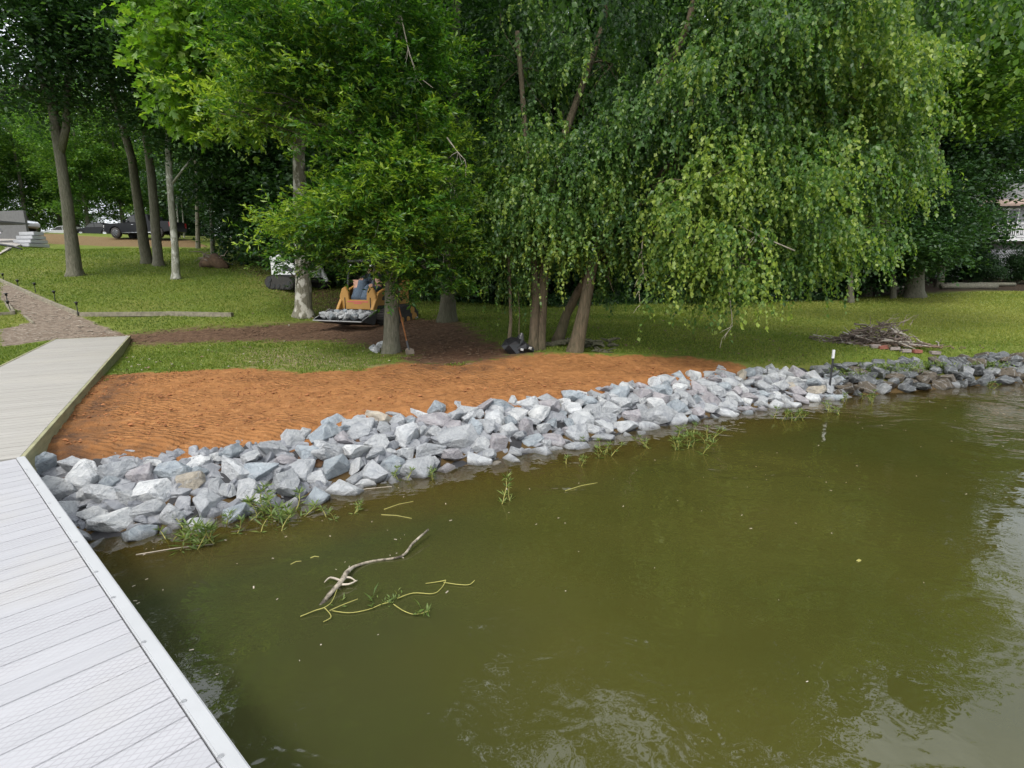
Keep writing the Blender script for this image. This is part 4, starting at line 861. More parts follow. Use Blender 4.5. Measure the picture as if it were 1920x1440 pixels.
for sx in (-1,1):
    for i in range(4): hr_.tube([(sx*.26+sx*(i-1.5)*.018,-.36,1.24),(sx*.26+sx*(i-1.5)*.02,-.41,1.235),(sx*.26+sx*(i-1.5)*.018,-.43,1.205)],[.011,.010,.008],6)
    hr_.tube([(sx*.235,-.35,1.25),(sx*.215,-.38,1.265),(sx*.215,-.41,1.255)],[.013,.011,.009],6)
hr_.build('fingers','skin',pr_,True)
# ------------------------------------------------------------------ vehicles up the hill
def wheel(root, x, y, r, wdt=.26):
    w_ = thing('wheel', None, None, (0,0,0)); w_.parent = root; w_.location = (x,y,r)
    s = 1 if y > 0 else -1
    a = MB(); a.tube([(0,-wdt/2,0),(0,-wdt/2+.03,0),(0,wdt/2-.03,0),(0,wdt/2,0)],[r*.93,r,r,r*.93],28); a.build('tyre','rubber',w_,True)
    b = MB(); b.tube([(0,s*wdt/2,0),(0,s*(wdt/2+.012),0)],[r*.62,r*.60],24)
    b.build('rim','chrome',w_)
    c = MB()
    for k in range(6):
        an = k*math.pi/3; c.box((math.cos(an+.5)*r*.4,s*(wdt/2+.016),math.sin(an+.5)*r*.4),(r*.22,.012,r*.13),Matrix.Rotation(-(an+.5),3,'Y'))
    c.build('spoke_gap','black',w_)
def pickup(px, py, Y, face, s):
    p = at(px,py,Y); z = gz(p.x,p.y)+.02; root = thing('pickup_truck','black crew-cab pickup truck parked on the gravel drive beyond the trunks','pickup truck',(p.x,p.y,z),face); root.scale = (s,s,s)
    b = MB(); low = [(-2.9,.50),(-2.35,.42)]
    def arch(cx, r=.50, n=9): return [(cx+math.cos(math.pi-math.pi*i/(n-1))*r, .42+math.sin(math.pi*i/(n-1))*r) for i in range(n)]
    prof = [(-2.92,.55),(-2.5,.42)]+arch(-1.9)+[(-1.3,.40),(1.25,.40)]+arch(1.85)+[(2.45,.48),(2.9,.55),(2.93,1.28),(1.0,1.30),(.98,1.22),(-1.15,1.20),(-2.3,1.14),(-2.85,1.02)]
    b.prism(prof, -.96, .96, 'y'); b.build('body','black_gloss',root,False,.03)
    c = MB(); c.prism([(-1.2,1.19),(-.45,1.80),(-.2,1.88),(.75,1.88),(1.0,1.78),(1.1,1.22)], -.80, .80, 'y'); cb = c.build('cab','black_gloss',root,False,.03)
    for sy in (-1,1):
        for q in ([(-1.0,1.25),(-.45,1.72),(-.15,1.76),(-.15,1.25)],[(-.07,1.25),(-.07,1.76),(.60,1.76),(.78,1.68),(.84,1.25)]):
            g_ = MB(); g_.prism(q, sy*.803, sy*.808, 'y'); g_.build('window','glass_dark',cb)
        m_ = MB(); m_.box((-.95,sy*1.04,1.30),(.10,.16,.20)); m_.build('mirror','black_gloss',root,False,.02)
        h_ = MB(); h_.box((-2.87,sy*.74,.92),(.16,.34,.20)); h_.build('headlight','white_paint',root,False,.02)
        t_ = MB(); t_.box((2.90,sy*.86,1.05),(.10,.20,.36)); t_.build('tail_light','redlamp',root,False,.02)
        for q in (-.05,.98): d_ = MB(); d_.box((q-.25,sy*.972,1.05),(.18,.02,.035)); d_.build('door_handle','chrome',root)
        sk2 = MB(); sk2.box((0,sy*.965,.43),(2.5,.05,.06)); sk2.build('running_board','chrome',root)
    for x in (-1.9,1.85):
        for y in (-.84,.84): wheel(root, x, y, .42)
    bp = MB(); bp.box((-2.95,0,.62),(.12,1.8,.22)); bp.build('bumper','chrome',root,False,.03)
    return root
M['black_gloss'] = plain('black_car_paint', (.008,.009,.011), .3, 0, .05, 2, 0, .3)
M['silver'] = plain('silver_paint', (.50,.52,.55), .3, .3, .05, 2, 0)
pickup(276, 452, 42, math.radians(-7), .93)
def car(px, py, Y, face, label, paint, name='parked_car'):
    p = at(px,py,Y); z = gz(p.x,p.y)+.02; root = thing(name,label,'car',(p.x,p.y,z),face)
    def arch(cx, r=.40, n=9): return [(cx+math.cos(math.pi-math.pi*i/(n-1))*r, .32+math.sin(math.pi*i/(n-1))*r) for i in range(n)]
    b = MB(); b.prism([(-2.3,.40),(-1.95,.30)]+arch(-1.42)+arch(1.38)+[(2.0,.30),(2.3,.45),(2.28,.92),(1.5,1.0),(-1.0,.96),(-2.1,.80),(-2.3,.65)], -.88, .88, 'y'); b.build('body',paint,root,False,.04)
    c = MB(); c.prism([(-1.1,.95),(-.35,1.40),(.0,1.46),(1.0,1.44),(1.85,.98)], -.72, .72, 'y'); cb = c.build('cabin',paint,root,False,.04)
    for sy in (-1,1):
        for q in ([(-.92,1.0),(-.35,1.34),(.1,1.39),(.1,1.0)],[(.17,1.0),(.17,1.39),(.9,1.37),(1.45,1.02)]):
            g_ = MB(); g_.prism(q, sy*.722, sy*.728, 'y'); g_.build('window','glass_dark',cb)
        t_ = MB(); t_.box((2.26,sy*.68,.78),(.08,.3,.14)); t_.build('tail_light','redlamp',root); h_ = MB(); h_.box((-2.2,sy*.66,.66),(.16,.3,.12)); h_.build('headlight','white_paint',root,False,.02)
    g_ = MB(); g_.prism([(-1.06,1.0),(-.38,1.405),(-.40,1.42),(-1.08,1.015)], -.64, .64, 'y'); g_.build('windscreen','glass_dark',cb)
    for x in (-1.42,1.38):
        for y in (-.78,.78): wheel(root, x, y, .33, .2)
car(20, 440, 44, math.radians(160), 'silver car parked at the top of the drive behind the porch steps', 'silver')
car(186, 424, 58, math.radians(-8), 'dark car far behind the nose of the black pickup', 'black_gloss')
car(122, 422, 62, math.radians(5), 'white car barely seen far off left of the pickup', 'white_paint')
# ------------------------------------------------------------------ porch and steps at the left edge
M['greywood'] = plain('weathered_grey_wood', (.12,.12,.12), .8, 0, .15, 6)
M['palewood'] = plain('pale_grey_step', (.40,.41,.43), .7, 0, .1, 6)
M['concrete'] = plain('patio_concrete', (.30,.28,.25), .9, 0, .2, 3, .2)
pb = at(-20, 470, 33); pz = gz(pb.x,pb.y); hp = thing('porch', 'grey timber porch corner with pale steps at the left edge', 'porch', (pb.x,pb.y,pz), math.radians(-12))
mb = MB(); mb.box((-.4,1.0,1.75),(2.2,2.0,.09)); mb.build('deck_floor','greywood',hp)
mb = MB(); mb.prism([(-1.4,2.45),(.55,2.35),(1.55,1.10),(1.35,.98),(.45,1.72),(-1.4,1.80)], -.24, -.18, 'y'); mb.build('side_panel','greywood',hp)
mb = MB(); mb.tube([(-1.4,-.26,1.76),(.5,-.26,1.66),(1.5,-.26,.98)],[.05,.05,.05],6); mb.build('trim_rail','palewood',hp)
for x in (-1.0,.5): mb = MB(); mb.box((x,-.1,.9),(.12,.12,1.8)); mb.build('post','greywood',hp)
mb = MB(); mb.box((-3.9,3.6,1.6),(4.5,.15,2.4)); mb.build('wall','greywood',hp)
for k in range(4): mb = MB(); mb.box((1.95-.05*k,.9+.1*k,.35+.24*k),(1.45-.1*k,1.2-.2*k,.20)); mb.build('step','palewood',hp,False,.02)
pt = [ong(-30,498),ong(18,470),ong(60,453),ong(30,446),ong(-40,450)]
mb = MB(); n_ = len(pt); mb.v = [(p.x,p.y,p.z+.10) for p in pt]+[(p.x,p.y,p.z-.3) for p in pt]; mb.f = [tuple(range(n_)),tuple(range(2*n_-1,n_-1,-1))]+[(i,(i+1)%n_,n_+(i+1)%n_,n_+i) for i in range(n_)]
tag(mb.build('patio_slab','concrete'), 'small concrete patio slab in front of the porch steps', 'patio')
mb = MB(); a_, b_ = ong(2,466), ong(42,472); mb.tube([a_+Vector((0,0,.2)),a_.lerp(b_,.6)+Vector((0,0,.2)),b_+Vector((0,0,.12))],[.06,.06,.04],8,.05); tag(mb.build('drain_pipe','black',None,True),'black drain pipe lying across the patio edge','pipe')
# ------------------------------------------------------------------ house on the right
M['siding'] = (lambda t: t.done(t.ramp(t.n('TexWave',{'Vector':t.coord(),'Scale':1.6,'Distortion':0},bands_direction='X',wave_profile='SAW').outputs['Fac'],[(0,(.11,.11,.115)),(.08,(.22,.22,.23)),(1,(.26,.26,.27))]),.8))(NT('board_siding'))
M['shingle'] = plain('roof_shingle', (.34,.25,.21), .9, 0, .2, 12, .3)
M['railwhite'] = plain('white_rail', (.66,.66,.67), .6, 0, .05)
hx = at(1872, 500, 38); hz = at(1895,447,38).z; hs = thing('house', 'grey house with white balcony railing seen through leaves at the right edge', 'house', (hx.x,hx.y,0), math.radians(-8))
mb = MB(); mb.box((2.5,4.6,hz+.4),(13,5,7)); mb.build('wall','siding',hs)
mb = MB(); mb.prism([(1.3,hz+2.45),(4.6,hz+4.0),(8.0,hz+2.45),(8.0,hz+2.3),(4.6,hz+3.8),(1.3,hz+2.3)], -6.6, 9.6, 'x'); mb.build('roof','shingle',hs)
for wx0 in (-3.0,-.8,1.4):
    mb = MB(); mb.box((wx0,2.09,hz+1.15),(1.3,.04,1.9)); wo = mb.build('window','glass_dark',hs)
    mb = MB()
    for sx in (-1,0,1): mb.box((wx0+sx*.68,2.06,hz+1.15),(.07,.06,2.0))
    for sz in (-1,1): mb.box((wx0,2.055,hz+1.15+sz*1.0),(1.44,.06,.07))
    mb.build('frame','railwhite',wo)
bal = MB(); bal.box((1.2,.9,hz-.10),(4.6,2.3,.18)); bo = bal.build('balcony_floor','railwhite',hs)
rl = MB(); rl.box((1.2,-.22,hz+.98),(4.6,.10,.07)); rl.box((1.2,-.22,hz+.10),(4.6,.05,.06))
for k in range(38): rl.box((-1.06+k*.122,-.22,hz+.54),(.04,.035,.86))
for x in (-1.08,1.2,3.48): rl.box((x,-.22,hz+.5),(.10,.10,1.05))
rl.build('railing','railwhite',hs)
lw = MB(); lw.box((-3.1,.2,hz-.05),(3.4,1.8,.14)); 
for k in range(26): lw.box((-4.7+k*.13,-.68,hz+.35),(.04,.035,.7))
lw.box((-3.1,-.68,hz+.72),(3.4,.08,.06)); lw.build('lower_railing','railwhite',hs)
for x in (-1.05,3.45): mb = MB(); mb.box((x,-.15,hz/2+.1),(.15,.15,hz-.2)); mb.build('post','greywood',hs)
lt = MB()
for k in range(16):
    for sg in (1,-1):
        c_ = -1.0+k*.16; lt.box((c_+.4,-.05+.02*sg,hz-1.5),(.03,.012,2.0),Matrix.Rotation(sg*math.radians(42),3,'Y'))
lt.build('lattice','palewood',hs)
for px_s, Y_s, sc_s, lab_s in ((1835,35.0,.34,'low dark shrub left of the balcony lattice'),(1905,35.2,.36,'low dark shrub under the white balcony at the edge'),(1800,36,.45,'dark shrub between the gnarled tree and the house')):
    q_ = at(px_s,540,Y_s); o_ = copy_tree(T3,(q_.x,q_.y,gz(q_.x,q_.y)),px_s,sc_s,lab_s); o_['category'] = 'shrub'; o_['group'] = 'shrubs in front of the grey house'; o_.name = 'shrub'
for px0,px1,py,Y,r_,lab in ((1775,1905,521,33,.12,'upper grey retaining log beneath the house balcony'),(1765,1868,537,30,.16,'thick grey log lying on the lawn right of the gnarled tree'),(1640,1700,540,31,.06,'thin fallen branch left of the gnarled tree')):
    a_, b_ = at(px0,py,Y), at(px1,py-2,Y+.5); a_.z, b_.z = gz(a_.x,a_.y)+r_, gz(b_.x,b_.y)+r_; mb = MB(); mb.tube([a_.lerp(b_,i/6)+Vector((0,0,random.uniform(-.01,.02))) for i in range(7)],[r_*random.uniform(.9,1.08) for _ in range(7)],10,.05); tag(mb.build('log','bark_oak',None,True),lab,'log')
# ------------------------------------------------------------------ edging, lamps, timbers by the path
def timber(a, b, w_, h_, label, mat='fascia', name='timber', up=.0):
    a, b = Vector(a), Vector(b); d = (b-a); L_ = d.length; d.normalize(); y = Vector((0,0,1)).cross(d).normalized(); z = d.cross(y)
    R = Matrix((d,y,z)).transposed(); mb = MB(); mb.box((0,0,0),(L_,w_,h_)); o = mb.build(name,mat,None,False,.005); o.rotation_euler = R.to_euler(); o.location = (a+b)/2+Vector((0,0,h_*.35+up)); return tag(o,label,'timber')
M['oldwood'] = plain('old_timber', (.20,.18,.13), .9, 0, .35, 9, .4)
timber(ong(152,593),ong(313,592),.14,.14,'left length of the low timber laid across the lawn','oldwood')
timber(ong(314,592),ong(436,594),.14,.15,'right length of the low timber laid across the lawn','oldwood')
ed = [(-10,523),(35,543),(70,560),(105,574),(148,592)]
for i in range(4): timber(ong(*ed[i]),ong(*ed[i+1]),.10,.12,'path edging timber, '+['uppermost length by the frame edge','second length down the slope','third length down the slope','lowest length ending at the corner lamp'][i],'oldwood')
timber(ong(13,572),ong(26,590),.09,.12,'short slanted timber on the left side of the path','oldwood')
timber(ong(-12,592),ong(28,590),.08,.10,'short level timber at the left frame edge','oldwood')
timber(ong(46,594),ong(63,608),.06,.05,'loose stick-like board lying on the stony path','oldwood')
for px,py,h_,lab in ((7,527,.28,'path lamp highest up the slope at the left frame edge'),(35,541,.30,'second path lamp down the slope'),(67,549,.33,'third path lamp down the slope'),(104,566,.34,'fourth path lamp down the slope'),(147,593,.42,'black path lamp at the corner of the lawn timber'),(14,567,.28,'path lamp on the left side of the path, upper one'),(24,588,.36,'leaning black lamp at the foot of the slanted timber')):
    p = ong(px,py); r_ = thing('path_lamp', lab, 'garden lamp', p, 0, 'small black lamps along the path'); lean = .10 if 'leaning' in lab else 0
    a = MB(); a.tube([(0,0,-.1),(lean*-1,0,h_-.06)],[.014,.012],6); a.build('stake','black',r_); b = MB(); b.tube([(-lean,0,h_-.07),(-lean,0,h_-.01),(-lean,0,h_),(-lean,0,h_+.03)],[.035,.035,.075,.02],12); b.build('lamp_head','black',r_,True)
mb = MB(); px_, py_ = rng.uniform(-24,-9,5200), rng.uniform(13.5,23,5200); k_ = poly_mask(path_poly,px_,py_,.3) > .5
for a,b,c_ in zip(px_[k_],py_[k_],hgt(px_[k_],py_[k_])):
    q_ = random.uniform(.012,.045); mb.add([(a+p[0]*q_*random.uniform(.7,2.2),b+p[1]*q_*random.uniform(.6,1.4),c_+p[2]*q_*.5) for p in ico], icf)
M['rubble'] = plain('path_rubble', (.30,.26,.21), .95, 0, .45, 4); tag(mb.build('path_rubble','rubble'), 'pale broken stone and bark chips covering the footpath', 'rubble', None, 'stuff')
# uprooted stump at the wood edge
sp = ong(400,502); r_ = thing('stump','torn brown root ball and stump at the dark wood edge','stump',sp); mb = MB()
mb.tube([(-.7,.2,.05),(-.4,.1,.22),(.1,0,.30),(.5,-.1,.15),(.8,-.1,.0)],[.15,.34,.36,.26,.1],12,.3); mb.build('root_ball','dclod',r_,True)
mb = MB()
for _ in range(16): a_ = Vector((random.uniform(-.5,.5),random.uniform(-.3,.3),.45)); mb.tube(curve(a_,a_+Vector((random.uniform(-.9,.9),random.uniform(-.6,.3),random.uniform(-.3,.5))),5,.15,.06),[.05,.04,.03,.02,.008],5)
mb.build('root','twig',r_)
# shovel
sa, sb_ = at(748,576,11.35), ong(766,664)+Vector((0,0,.12)); r_ = thing('shovel','long wooden-handled shovel leaning on the grey oak trunk','shovel',sb_)
mb = MB(); mb.tube([(0,0,0),tuple((sa-sb_)*.5),tuple(sa-sb_)],[.017,.017,.016],8); mb.build('handle','clod',r_,True)
d_ = (sa-sb_).normalized(); R = d_.to_track_quat('Z','Y').to_matrix(); mb = MB(); bl = [(-.06,0),(-.11,-.04),(-.115,-.16),(-.07,-.25),(0,-.31),(.07,-.25),(.115,-.16),(.11,-.04),(.06,0)]
vs = [R@Vector((a,.03*(abs(a)/.11)**2,b)) for a,b in bl]+[R@Vector((a,.03*(abs(a)/.11)**2-.012,b)) for a,b in bl]; n_ = len(bl); mb.v = [tuple(v_) for v_ in vs]; mb.f = [tuple(range(n_)),tuple(range(2*n_-1,n_-1,-1))]+[(i,(i+1)%n_,n_+(i+1)%n_,n_+i) for i in range(n_)]
mb.build('blade','twig',r_); mb = MB(); mb.tube([tuple(R@Vector((0,0,-.04))),tuple(R@Vector((0,0,.16)))],[.026,.022],8); mb.build('socket','bucketsteel',r_)
# stones and litter by the trees
random.seed(51)
for px,py,s,tn,lab in ((704,662,.26,'whitish','white stone left of the front oak trunk, lower one'),(716,654,.28,'whitish','white stone touching the front oak trunk, upper one'),(698,655,.17,'pale grey','small pale stone beside two white ones at the oak'),(781,598,.13,'pale grey','small pale stone on the dirt right of the front oak'),(541,612,.10,'buff','small buff stone on the brown track left of the loader')):
    p = ong(px,py); tag(put_rock(p.x,p.y,p.z+s*.25,s,tn,name='loose_stone'), lab, 'stone')
M['plastic_black'] = plain('black_plastic', (.012,.012,.014), .3, 0, .2, 12, .4)
p = ong(974,662); r_ = thing('bin_bag','crumpled black plastic bag with white tags at the birch foot','bag',p); mb = MB()
bm_v = []; mb.tube([(-.24,0,.02),(-.16,0,.10),(-.02,.02,.20),(.02,.02,.30),(.05,.03,.42)],[.20,.24,.19,.09,.03],12,.16); mb.tube([(-.1,-.1,.03),(.1,-.05,.12),(.28,0,.04)],[.12,.15,.07],10,.2); mb.build('bag','plastic_black',r_)
for q in ((.22,-.2,.13),(.05,-.22,.10)): mb = MB(); mb.box(q,(.06,.015,.045),Euler((.4,.2,random.uniform(-.5,.5))).to_matrix()); mb.build('tag','white_paint',r_)
a_, b_ = ong(1016,650), ong(1072,648); mb = MB(); mb.tube([a_.lerp(b_,i/5)+Vector((0,0,.06-.03*math.sin(i*1.2))) for i in range(6)],[.06,.07,.065,.07,.06,.04],9,.08); tag(mb.build('log','bark_dark',None,True),'dark log lying between the birch stems','log')
mb = MB(); p = ong(1104,652); 
for _ in range(26):
    q = p+Vector((random.gauss(0,.24),random.gauss(0,.10),random.uniform(.0,.16))); mb.tube(curve(q,q+Vector((random.uniform(-.35,.35),random.uniform(-.2,.2),random.uniform(-.05,.12))),4,.2,.08),[.035,.04,.03,.012],5,.1)
tag(mb.build('root_heap','bark_dark'),'dark heap of cut roots right of the leaning birch stem','root heap')
p = ong(1132,662); mb = MB()
for _ in range(9): q = p+Vector((random.gauss(0,.1),random.gauss(0,.05),random.uniform(.0,.06))); mb.tube(curve(q,q+Vector((random.uniform(-.25,.25),random.uniform(-.1,.1),random.uniform(0,.1))),4,.2,.08),[.02,.02,.015,.008],5,.1)
tag(mb.build('root_heap','bark_dark'),'small clump of dark roots at the clay edge right of the birch','root heap')
# brush pile
random.seed(61); c0 = ong(1640,648); bp = thing('brush_pile','long heap of grey dead branches on the lawn behind the bank','brush pile',c0)
def pile_h(x): return .58*math.exp(-((x+.0)/.62)**2)+.10*math.exp(-((x-.8)/.6)**2)+.04
for part, n_, matn, rr_, ln in (('dark_branch',190,'twig_dark',.022,.55),('pale_branch',70,'twig_grey',.015,.6)):
    mb = MB()
    for _ in range(n_):
        x = random.gauss(-.05,.52); x = max(-1.3,min(1.5,x)); y = random.gauss(0,.28)-x*.12; z = random.uniform(.1,1)*pile_h(x)*max(.3,1-abs(y)/.8); an = random.gauss(0,.9); L_ = ln*random.uniform(.4,1.2)
        d = Vector((math.cos(an),math.sin(an)*.7,random.gauss(0,.26)))*L_/2; r = rr_*random.uniform(.4,1.3); q = Vector((x,y,z)); e1, e2 = q-d, q+d; e1.z = max(e1.z,.01); e2.z = max(e2.z,.01)
        mb.tube(curve(e1,e2,5,.10,.05),[r,r*.95,r*.8,r*.6,r*.3],5,.08)
        if random.random() < .4: mb.tube(curve(q,q+Vector((random.uniform(-.3,.3),random.uniform(-.2,.2),random.uniform(.05,.22))),4,.15,.05),[r*.5,r*.4,r*.3,r*.15],4)
    mb.build(part,matn,bp)
mb = MB()
for k in range(7):
    q = Vector((random.uniform(.1,.9),random.uniform(-.1,.2),pile_h(.4))); mb.tube(curve(q,q+Vector((random.uniform(.1,.45),0,random.uniform(.15,.35))),5,.2,.06),[.010,.008,.006,.004,.003],4)
for q,e in (((-1.25,.1,.0),(-1.35,.1,.42)),((-1.27,.1,.15),(-1.12,.1,.28)),((-.1,.1,.5),(-.14,.1,.72))): mb.tube(curve(q,e,4,.1,.05),[.010,.008,.006,.003],4)
mb.build('upright_twig','twig',bp)
M['litter_brown'] = plain('dry_litter', (.16,.105,.07), .95, 0, .4, 10, .3)
mb = MB()
for _ in range(900):
    x = random.gauss(.1,.75); y = random.gauss(-.12,.22)-x*.16; s = random.uniform(.01,.035); mb.add([(x+p_[0]*s*random.uniform(.6,2),y+p_[1]*s*random.uniform(.6,1.6),.01+p_[2]*s*.6+.1*pile_h(x)) for p_ in ico], icf)
mb.build('leaf_litter','litter_brown',bp)
M['brick'] = plain('red_brick', (.27,.10,.07), .9, 0, .2, 12, .3); M['paver'] = plain('grey_paver', (.26,.22,.20), .9, 0, .25, 12, .3)
for px,py,mt,lab in ((1718,663,'brick','bright red brick at the right end of the brush pile'),(1697,661,'paver','grey-brown paver just left of the red brick'),(1676,657,'paver','grey-brown paver, second left of the red brick'),(1655,655,'brick','weathered brick among pavers below the brush pile'),(1640,653,'paver','leftmost paver along the front of the brush pile'),(1752,666,'paver','last flat paver at the far right of the pile')):
    p = ong(px,py); mb = MB(); mb.box((0,0,.04),(.22,.11,.07)); o = mb.build('brick' if mt=='brick' else 'paver',mt,None,False,.006); o.location = p; o.rotation_euler = (random.uniform(-.1,.15),random.uniform(-.1,.1),random.uniform(-.4,.3)); tag(o,lab,'brick' if mt=='brick' else 'paver')
# marker stake
p = onz(1555,730,.12); r_ = thing('marker_stake','black marker stake with a white top at the end of the new stones','stake',p)
mb = MB(); H_ = at(1557,656,p.y).z-p.z; mb.prism([(-.018,-.004),(.018,-.004),(.018,.002),(.004,.004),(.004,.02),(-.004,.02),(-.004,.004),(-.018,.002)],-.3,H_-.16,'z'); mb.build('post','black',r_)
mb = MB(); mb.box((0,.006,H_-.08),(.042,.03,.16)); mb.build('white_top','white_paint',r_,False,.003)
# ------------------------------------------------------------------ driftwood, stems and water plants
def z0(px,py,z=0.0): return onz(px,py,z)
M['driftwood'] = (lambda t: t.done(t.ramp(t.noise(9,5,.7,t.coord('Object',(1,1,1))),[(.42,(.045,.035,.025)),(.55,(.30,.26,.20)),(.7,(.45,.40,.33))]), .85))(NT('driftwood'))
r_ = thing('fallen_branch','grey fallen branch floating half sunk in the olive water','branch',z0(640,1090))
b0 = r_.location.copy(); mb = MB()
def rel(l): return [onz(a,b,z)-b0 for a,b,z in l]
def smooth(ps, rs, k=5):
    P, Q = [], []
    for i in range(len(ps)-1):
        p0, p1, p2, p3 = ps[max(i-1,0)], ps[i], ps[i+1], ps[min(i+2,len(ps)-1)]
        for j in range(k):
            t = j/k; P.append(.5*((2*p1)+(p2-p0)*t+(2*p0-5*p1+4*p2-p3)*t*t+(3*p1-p0-3*p2+p3)*t**3)); Q.append(rs[i]+(rs[i+1]-rs[i])*t)
    return P+[ps[-1]], Q+[rs[-1]]
main = [(803,993,.07),(775,1018,.05),(752,1043,.015),(700,1052,.004),(665,1062,.02),(650,1074,.045),(640,1090,.045),(620,1112,.02),(602,1135,-.01),(590,1150,-.035),(565,1185,-.09),(530,1215,-.14),(510,1228,-.17)]
mb.tube(*smooth(rel(main),[.008,.011,.009,.009,.012,.018,.017,.016,.014,.014,.012,.010,.008]),9,.12); mb.build('main_stem','driftwood',r_,True)
for l in ([(642,1090,.03),(620,1083,.03),(608,1092,.02)],[(640,1084,.04),(656,1083,.04),(668,1090,.03)],[(636,1096,.03),(655,1095,.03),(670,1088,.02)],[(752,1043,.0),(765,1055,-.02),(785,1064,-.05),(802,1076,-.08)]):
    mb = MB(); mb.tube(*smooth(rel(l),[.010]+[.007]*(len(l)-2)+[.003]),6,.1); mb.build('side_twig','twig_pale',r_,True)
r_ = thing('pondweed','tangle of yellow-green floating stems beside the sunken branch','water plant',z0(680,1130)); b0 = r_.location.copy()
for l in ([(563,1156,.01),(590,1145,.02),(608,1139,.03),(622,1128,.03),(632,1105,.03)],[(608,1139,.03),(618,1150,.02),(620,1158,.02),(606,1166,.01)],[(618,1145,.02),(640,1135,.03),(671,1123,.04)],[(622,1145,.01),(655,1149,.01),(690,1143,.01),(715,1133,.02),(728,1130,.02)],
          [(738,1133,.02),(758,1146,.02),(780,1152,.01),(806,1145,.04)],[(745,1122,.02),(775,1112,.01),(812,1113,.01),(828,1102,.01),(836,1088,.03)],[(836,1088,.03),(820,1091,.01),(798,1094,.01)],[(832,1092,.01),(860,1096,.01),(880,1096,.01),(890,1088,.03)]):
    mb = MB(); mb.tube(*smooth(rel(l),[.0036-.0016*i/len(l) for i in range(len(l))]),6); mb.build('stem','stem_yellow',r_,True)
def blades(name, pts_, dirs, Ls, Ws, mat, parent, w_=.5):
    P = np.array(pts_); D = np.array(dirs); v_, f2 = leafgeo(P, D, np.array(Ls), np.array(Ws), w_, .5); n = len(P)
    return npmesh(name, v_, f2, mat, parent, {'tint': np.repeat(np.clip(rng.normal(.55,.25,n),0,1),4)})
pp, dd2, ll_, ww = [], [], [], []
for cx,cy,n_,L_ in ((695,1128,7,.08),(728,1128,26,.035),(790,1150,10,.07),(640,1128,6,.05),(748,1115,8,.04)):
    q = onz(cx,cy,.012)-b0
    for _ in range(n_): pp.append(q+Vector((random.gauss(0,.03),random.gauss(0,.03),0))); dd2.append((random.uniform(-1,1),random.uniform(-1,1),.5)); ll_.append(L_*random.uniform(.6,1.3)); ww.append(L_*.25)
blades('leaves',pp,dd2,ll_,ww,'leaf_weed',r_)
def water_plant(px,py,nst,h_,spread,label,leafL=.09,group='green water weeds standing along the bank',zb=0.0):
    p = onz(px,py,zb); r_ = thing('water_weed',label,'water plant',p,0,group); pp, d2, l2, w2 = [], [], [], []
    for _ in range(nst):
        hh_ = h_*random.uniform(.5,1.1); a_ = Vector((random.gauss(0,spread),random.gauss(0,spread),-.06)); e = a_+Vector((random.gauss(0,.08),random.gauss(0,.08),hh_+.06)); c_ = curve(a_,e,5,.12,.02); st_ = MB(); st_.tube(c_,[.005,.005,.004,.003,.002],5); st_.build('stem','stem_yellow',r_)
        for i in range(1,5):
            for k in range(4):
                an = random.uniform(0,6.28); pp.append(tuple(c_[i])); d2.append((math.cos(an),math.sin(an),random.uniform(.1,.8))); l2.append(leafL*random.uniform(.6,1.2)); w2.append(leafL*.16)
        for k in range(5): an = k*1.26; pp.append(tuple(c_[4])); d2.append((math.cos(an),math.sin(an),.9)); l2.append(leafL*.9); w2.append(leafL*.16)
    blades('leaves',pp,d2,l2,w2,'leaf_weed',r_,.45)
random.seed(71)
for a in ((372,1020,7,.20,.09,'bushy weed in the water nearest the dock',.11),(505,962,6,.20,.09,'weed clump under the large flat waterline stone',.10),(545,975,8,.14,.12,'low spreading weed right of the flat stone clump',.10),(440,985,4,.12,.08,'sparse weed between the dock weed and stones',.08),
          (322,1010,3,.08,.05,'faint small weed closest to the dock edge',.07),(640,965,4,.10,.10,'short weed left of the yellowish stem cluster',.07),(745,900,3,.13,.04,'small weed below the blue waterline stone left of centre',.07),(812,900,3,.12,.05,'small bright weed at the foot of a big white stone',.07),
          (932,945,1,.36,.01,'tall single-stem water weed standing out in the open water',.10),(957,940,1,.22,.01,'shorter companion of the tall open-water weed',.08),(1122,850,6,.16,.10,'weed clump at the stones below the birch clump',.08),(1060,866,3,.10,.08,'thin weed left of the clump below the birches',.07),
          (1218,838,3,.14,.05,'small weed left of the bushy mid-bank water weed',.07),(1288,838,10,.20,.14,'bushy water weed off the bank below the hanging leaves',.10),(1325,822,5,.16,.08,'right companion of the bushy mid-bank weed',.08),(1475,785,6,.14,.10,'left weed of the pair before the stake stones',.09),
          (1505,785,3,.10,.05,'thin weed right of the pair before the stake stones',.08),(1558,772,5,.14,.08,'weed in the water below the marker stake',.08),(1590,752,3,.10,.06,'small weed right of the stake at the bank',.07),(1622,752,5,.16,.08,'upright weed in water below the old stones',.08),(1852,728,3,.12,.06,'weed in the water near the right frame edge',.08)):
    water_plant(*a)
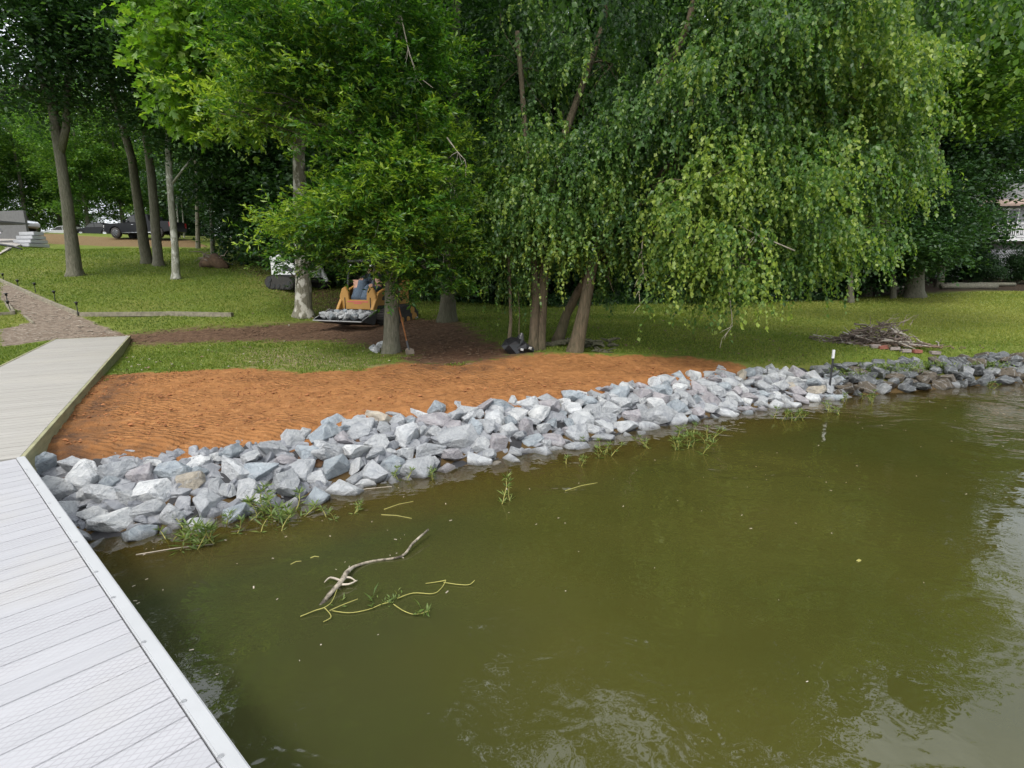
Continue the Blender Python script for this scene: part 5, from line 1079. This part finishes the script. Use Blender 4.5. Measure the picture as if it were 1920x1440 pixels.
for px,py,n_,lab in ((1582,716,7,'green weeds growing among old stones beside the stake'),(1640,704,14,'green weeds among the old stones below the brush pile'),(1690,706,14,'pale green weeds in the middle of the old bank'),(1745,700,10,'green weeds on old stones right of the brush pile'),(1850,700,12,'weeds among old stones near the right edge')):
    p = ong(px,py-2); r0 = thing('bank_weed',lab,'weed',p+Vector((0,0,.08)),0,'weeds growing on the old stone bank'); pp,d2,l2,w2 = [],[],[],[]
    for _ in range(n_*26):
        pp.append((random.gauss(0,.22),random.gauss(0,.10),random.uniform(-.02,.12))); an = random.uniform(0,6.28); d2.append((math.cos(an),math.sin(an),random.uniform(.1,1.3))); l2.append(random.uniform(.05,.10)); w2.append(random.uniform(.012,.03))
    blades('leaves',pp,d2,l2,w2,'leaf_weed',r0)
random.seed(77); mb = MB()
for _ in range(520):
    a_, b_ = random.uniform(-9,10), random.uniform(8.5,20); q_ = random.uniform(.015,.04); an = random.uniform(0,3.14)
    if scatter_ok(np.array([a_]),np.array([b_]))[0]: mb.box((a_,b_,gz(a_,b_)+.035),(q_*1.6,q_,.003),Euler((random.uniform(-.5,.5),random.uniform(-.5,.5),an)).to_matrix())
tag(mb.build('fallen_leaves','litter_brown'),'dry brown leaves fallen on the lawn under the trees','leaves',None,'stuff')
# floating debris
p = onz(1605,1051,.006); pp = [tuple(p)]; o = blades('floating_leaf',[(0,0,0)],[(1,.1,.02)],[.05],[.025],'stem_yellow',None); o.location = p; tag(o,'single pale yellow leaf floating on the open water','leaf')
for i,(a,b,c_,d_,lab) in enumerate(((545,1058,565,1052,'short pale reed floating left of the fallen branch, lower'),(582,1046,598,1044,'short pale reed floating left of the fallen branch, upper'),(720,955,775,940,'yellow reed stem floating by the bank left of centre'),(715,965,772,972,'second yellow reed crossing near the bank left of centre'),(255,1040,400,1020,'long thin reed floating next to the dock'),(640,925,735,912,'long grey reed lying on the water below the stones'),(1060,920,1120,905,'thin dark reed stem drifting below the birches'))):
    mb = MB(); mb.tube([onz(a,b,.004),onz((a+c_)/2,(b+d_)/2-2,.006),onz(c_,d_,.005)],[.004,.004,.003],5); tag(mb.build('floating_reed','stem_yellow' if i not in (4,5) else 'twig_pale'),lab,'reed')
random.seed(81); mb = MB()
for _ in range(110):
    px = random.uniform(250,1900); 
    lim = np.interp(px,[p_[0] for p_ in shore_px],[p_[1] for p_ in shore_px])
    py = lim+abs(random.gauss(0,160))+8
    if py > 1430: continue
    p = onz(px,py,.003); s = random.uniform(.003,.009); an = random.uniform(0,3); mb.box(p,(s*random.uniform(1,4),s,.002),Matrix.Rotation(an,3,'Z'))
tag(mb.build('floating_specks','twig_pale'),'tiny pale bits of debris floating on the water','debris',None,'stuff')
mb = MB()
for _ in range(130):
    a_, b_ = random.uniform(-9,1), random.uniform(8.5,14); s = random.uniform(.012,.03)
    if scatter_ok(np.array([a_]),np.array([b_]))[0]: mb.add([(a_+q[0]*s,b_+q[1]*s,gz(a_,b_)+.015+q[2]*s*.6) for q in ico], icf)
tag(mb.build('pale_chips','twig_pale'),'small pale chips and leaves scattered on the near grass','litter',None,'stuff')
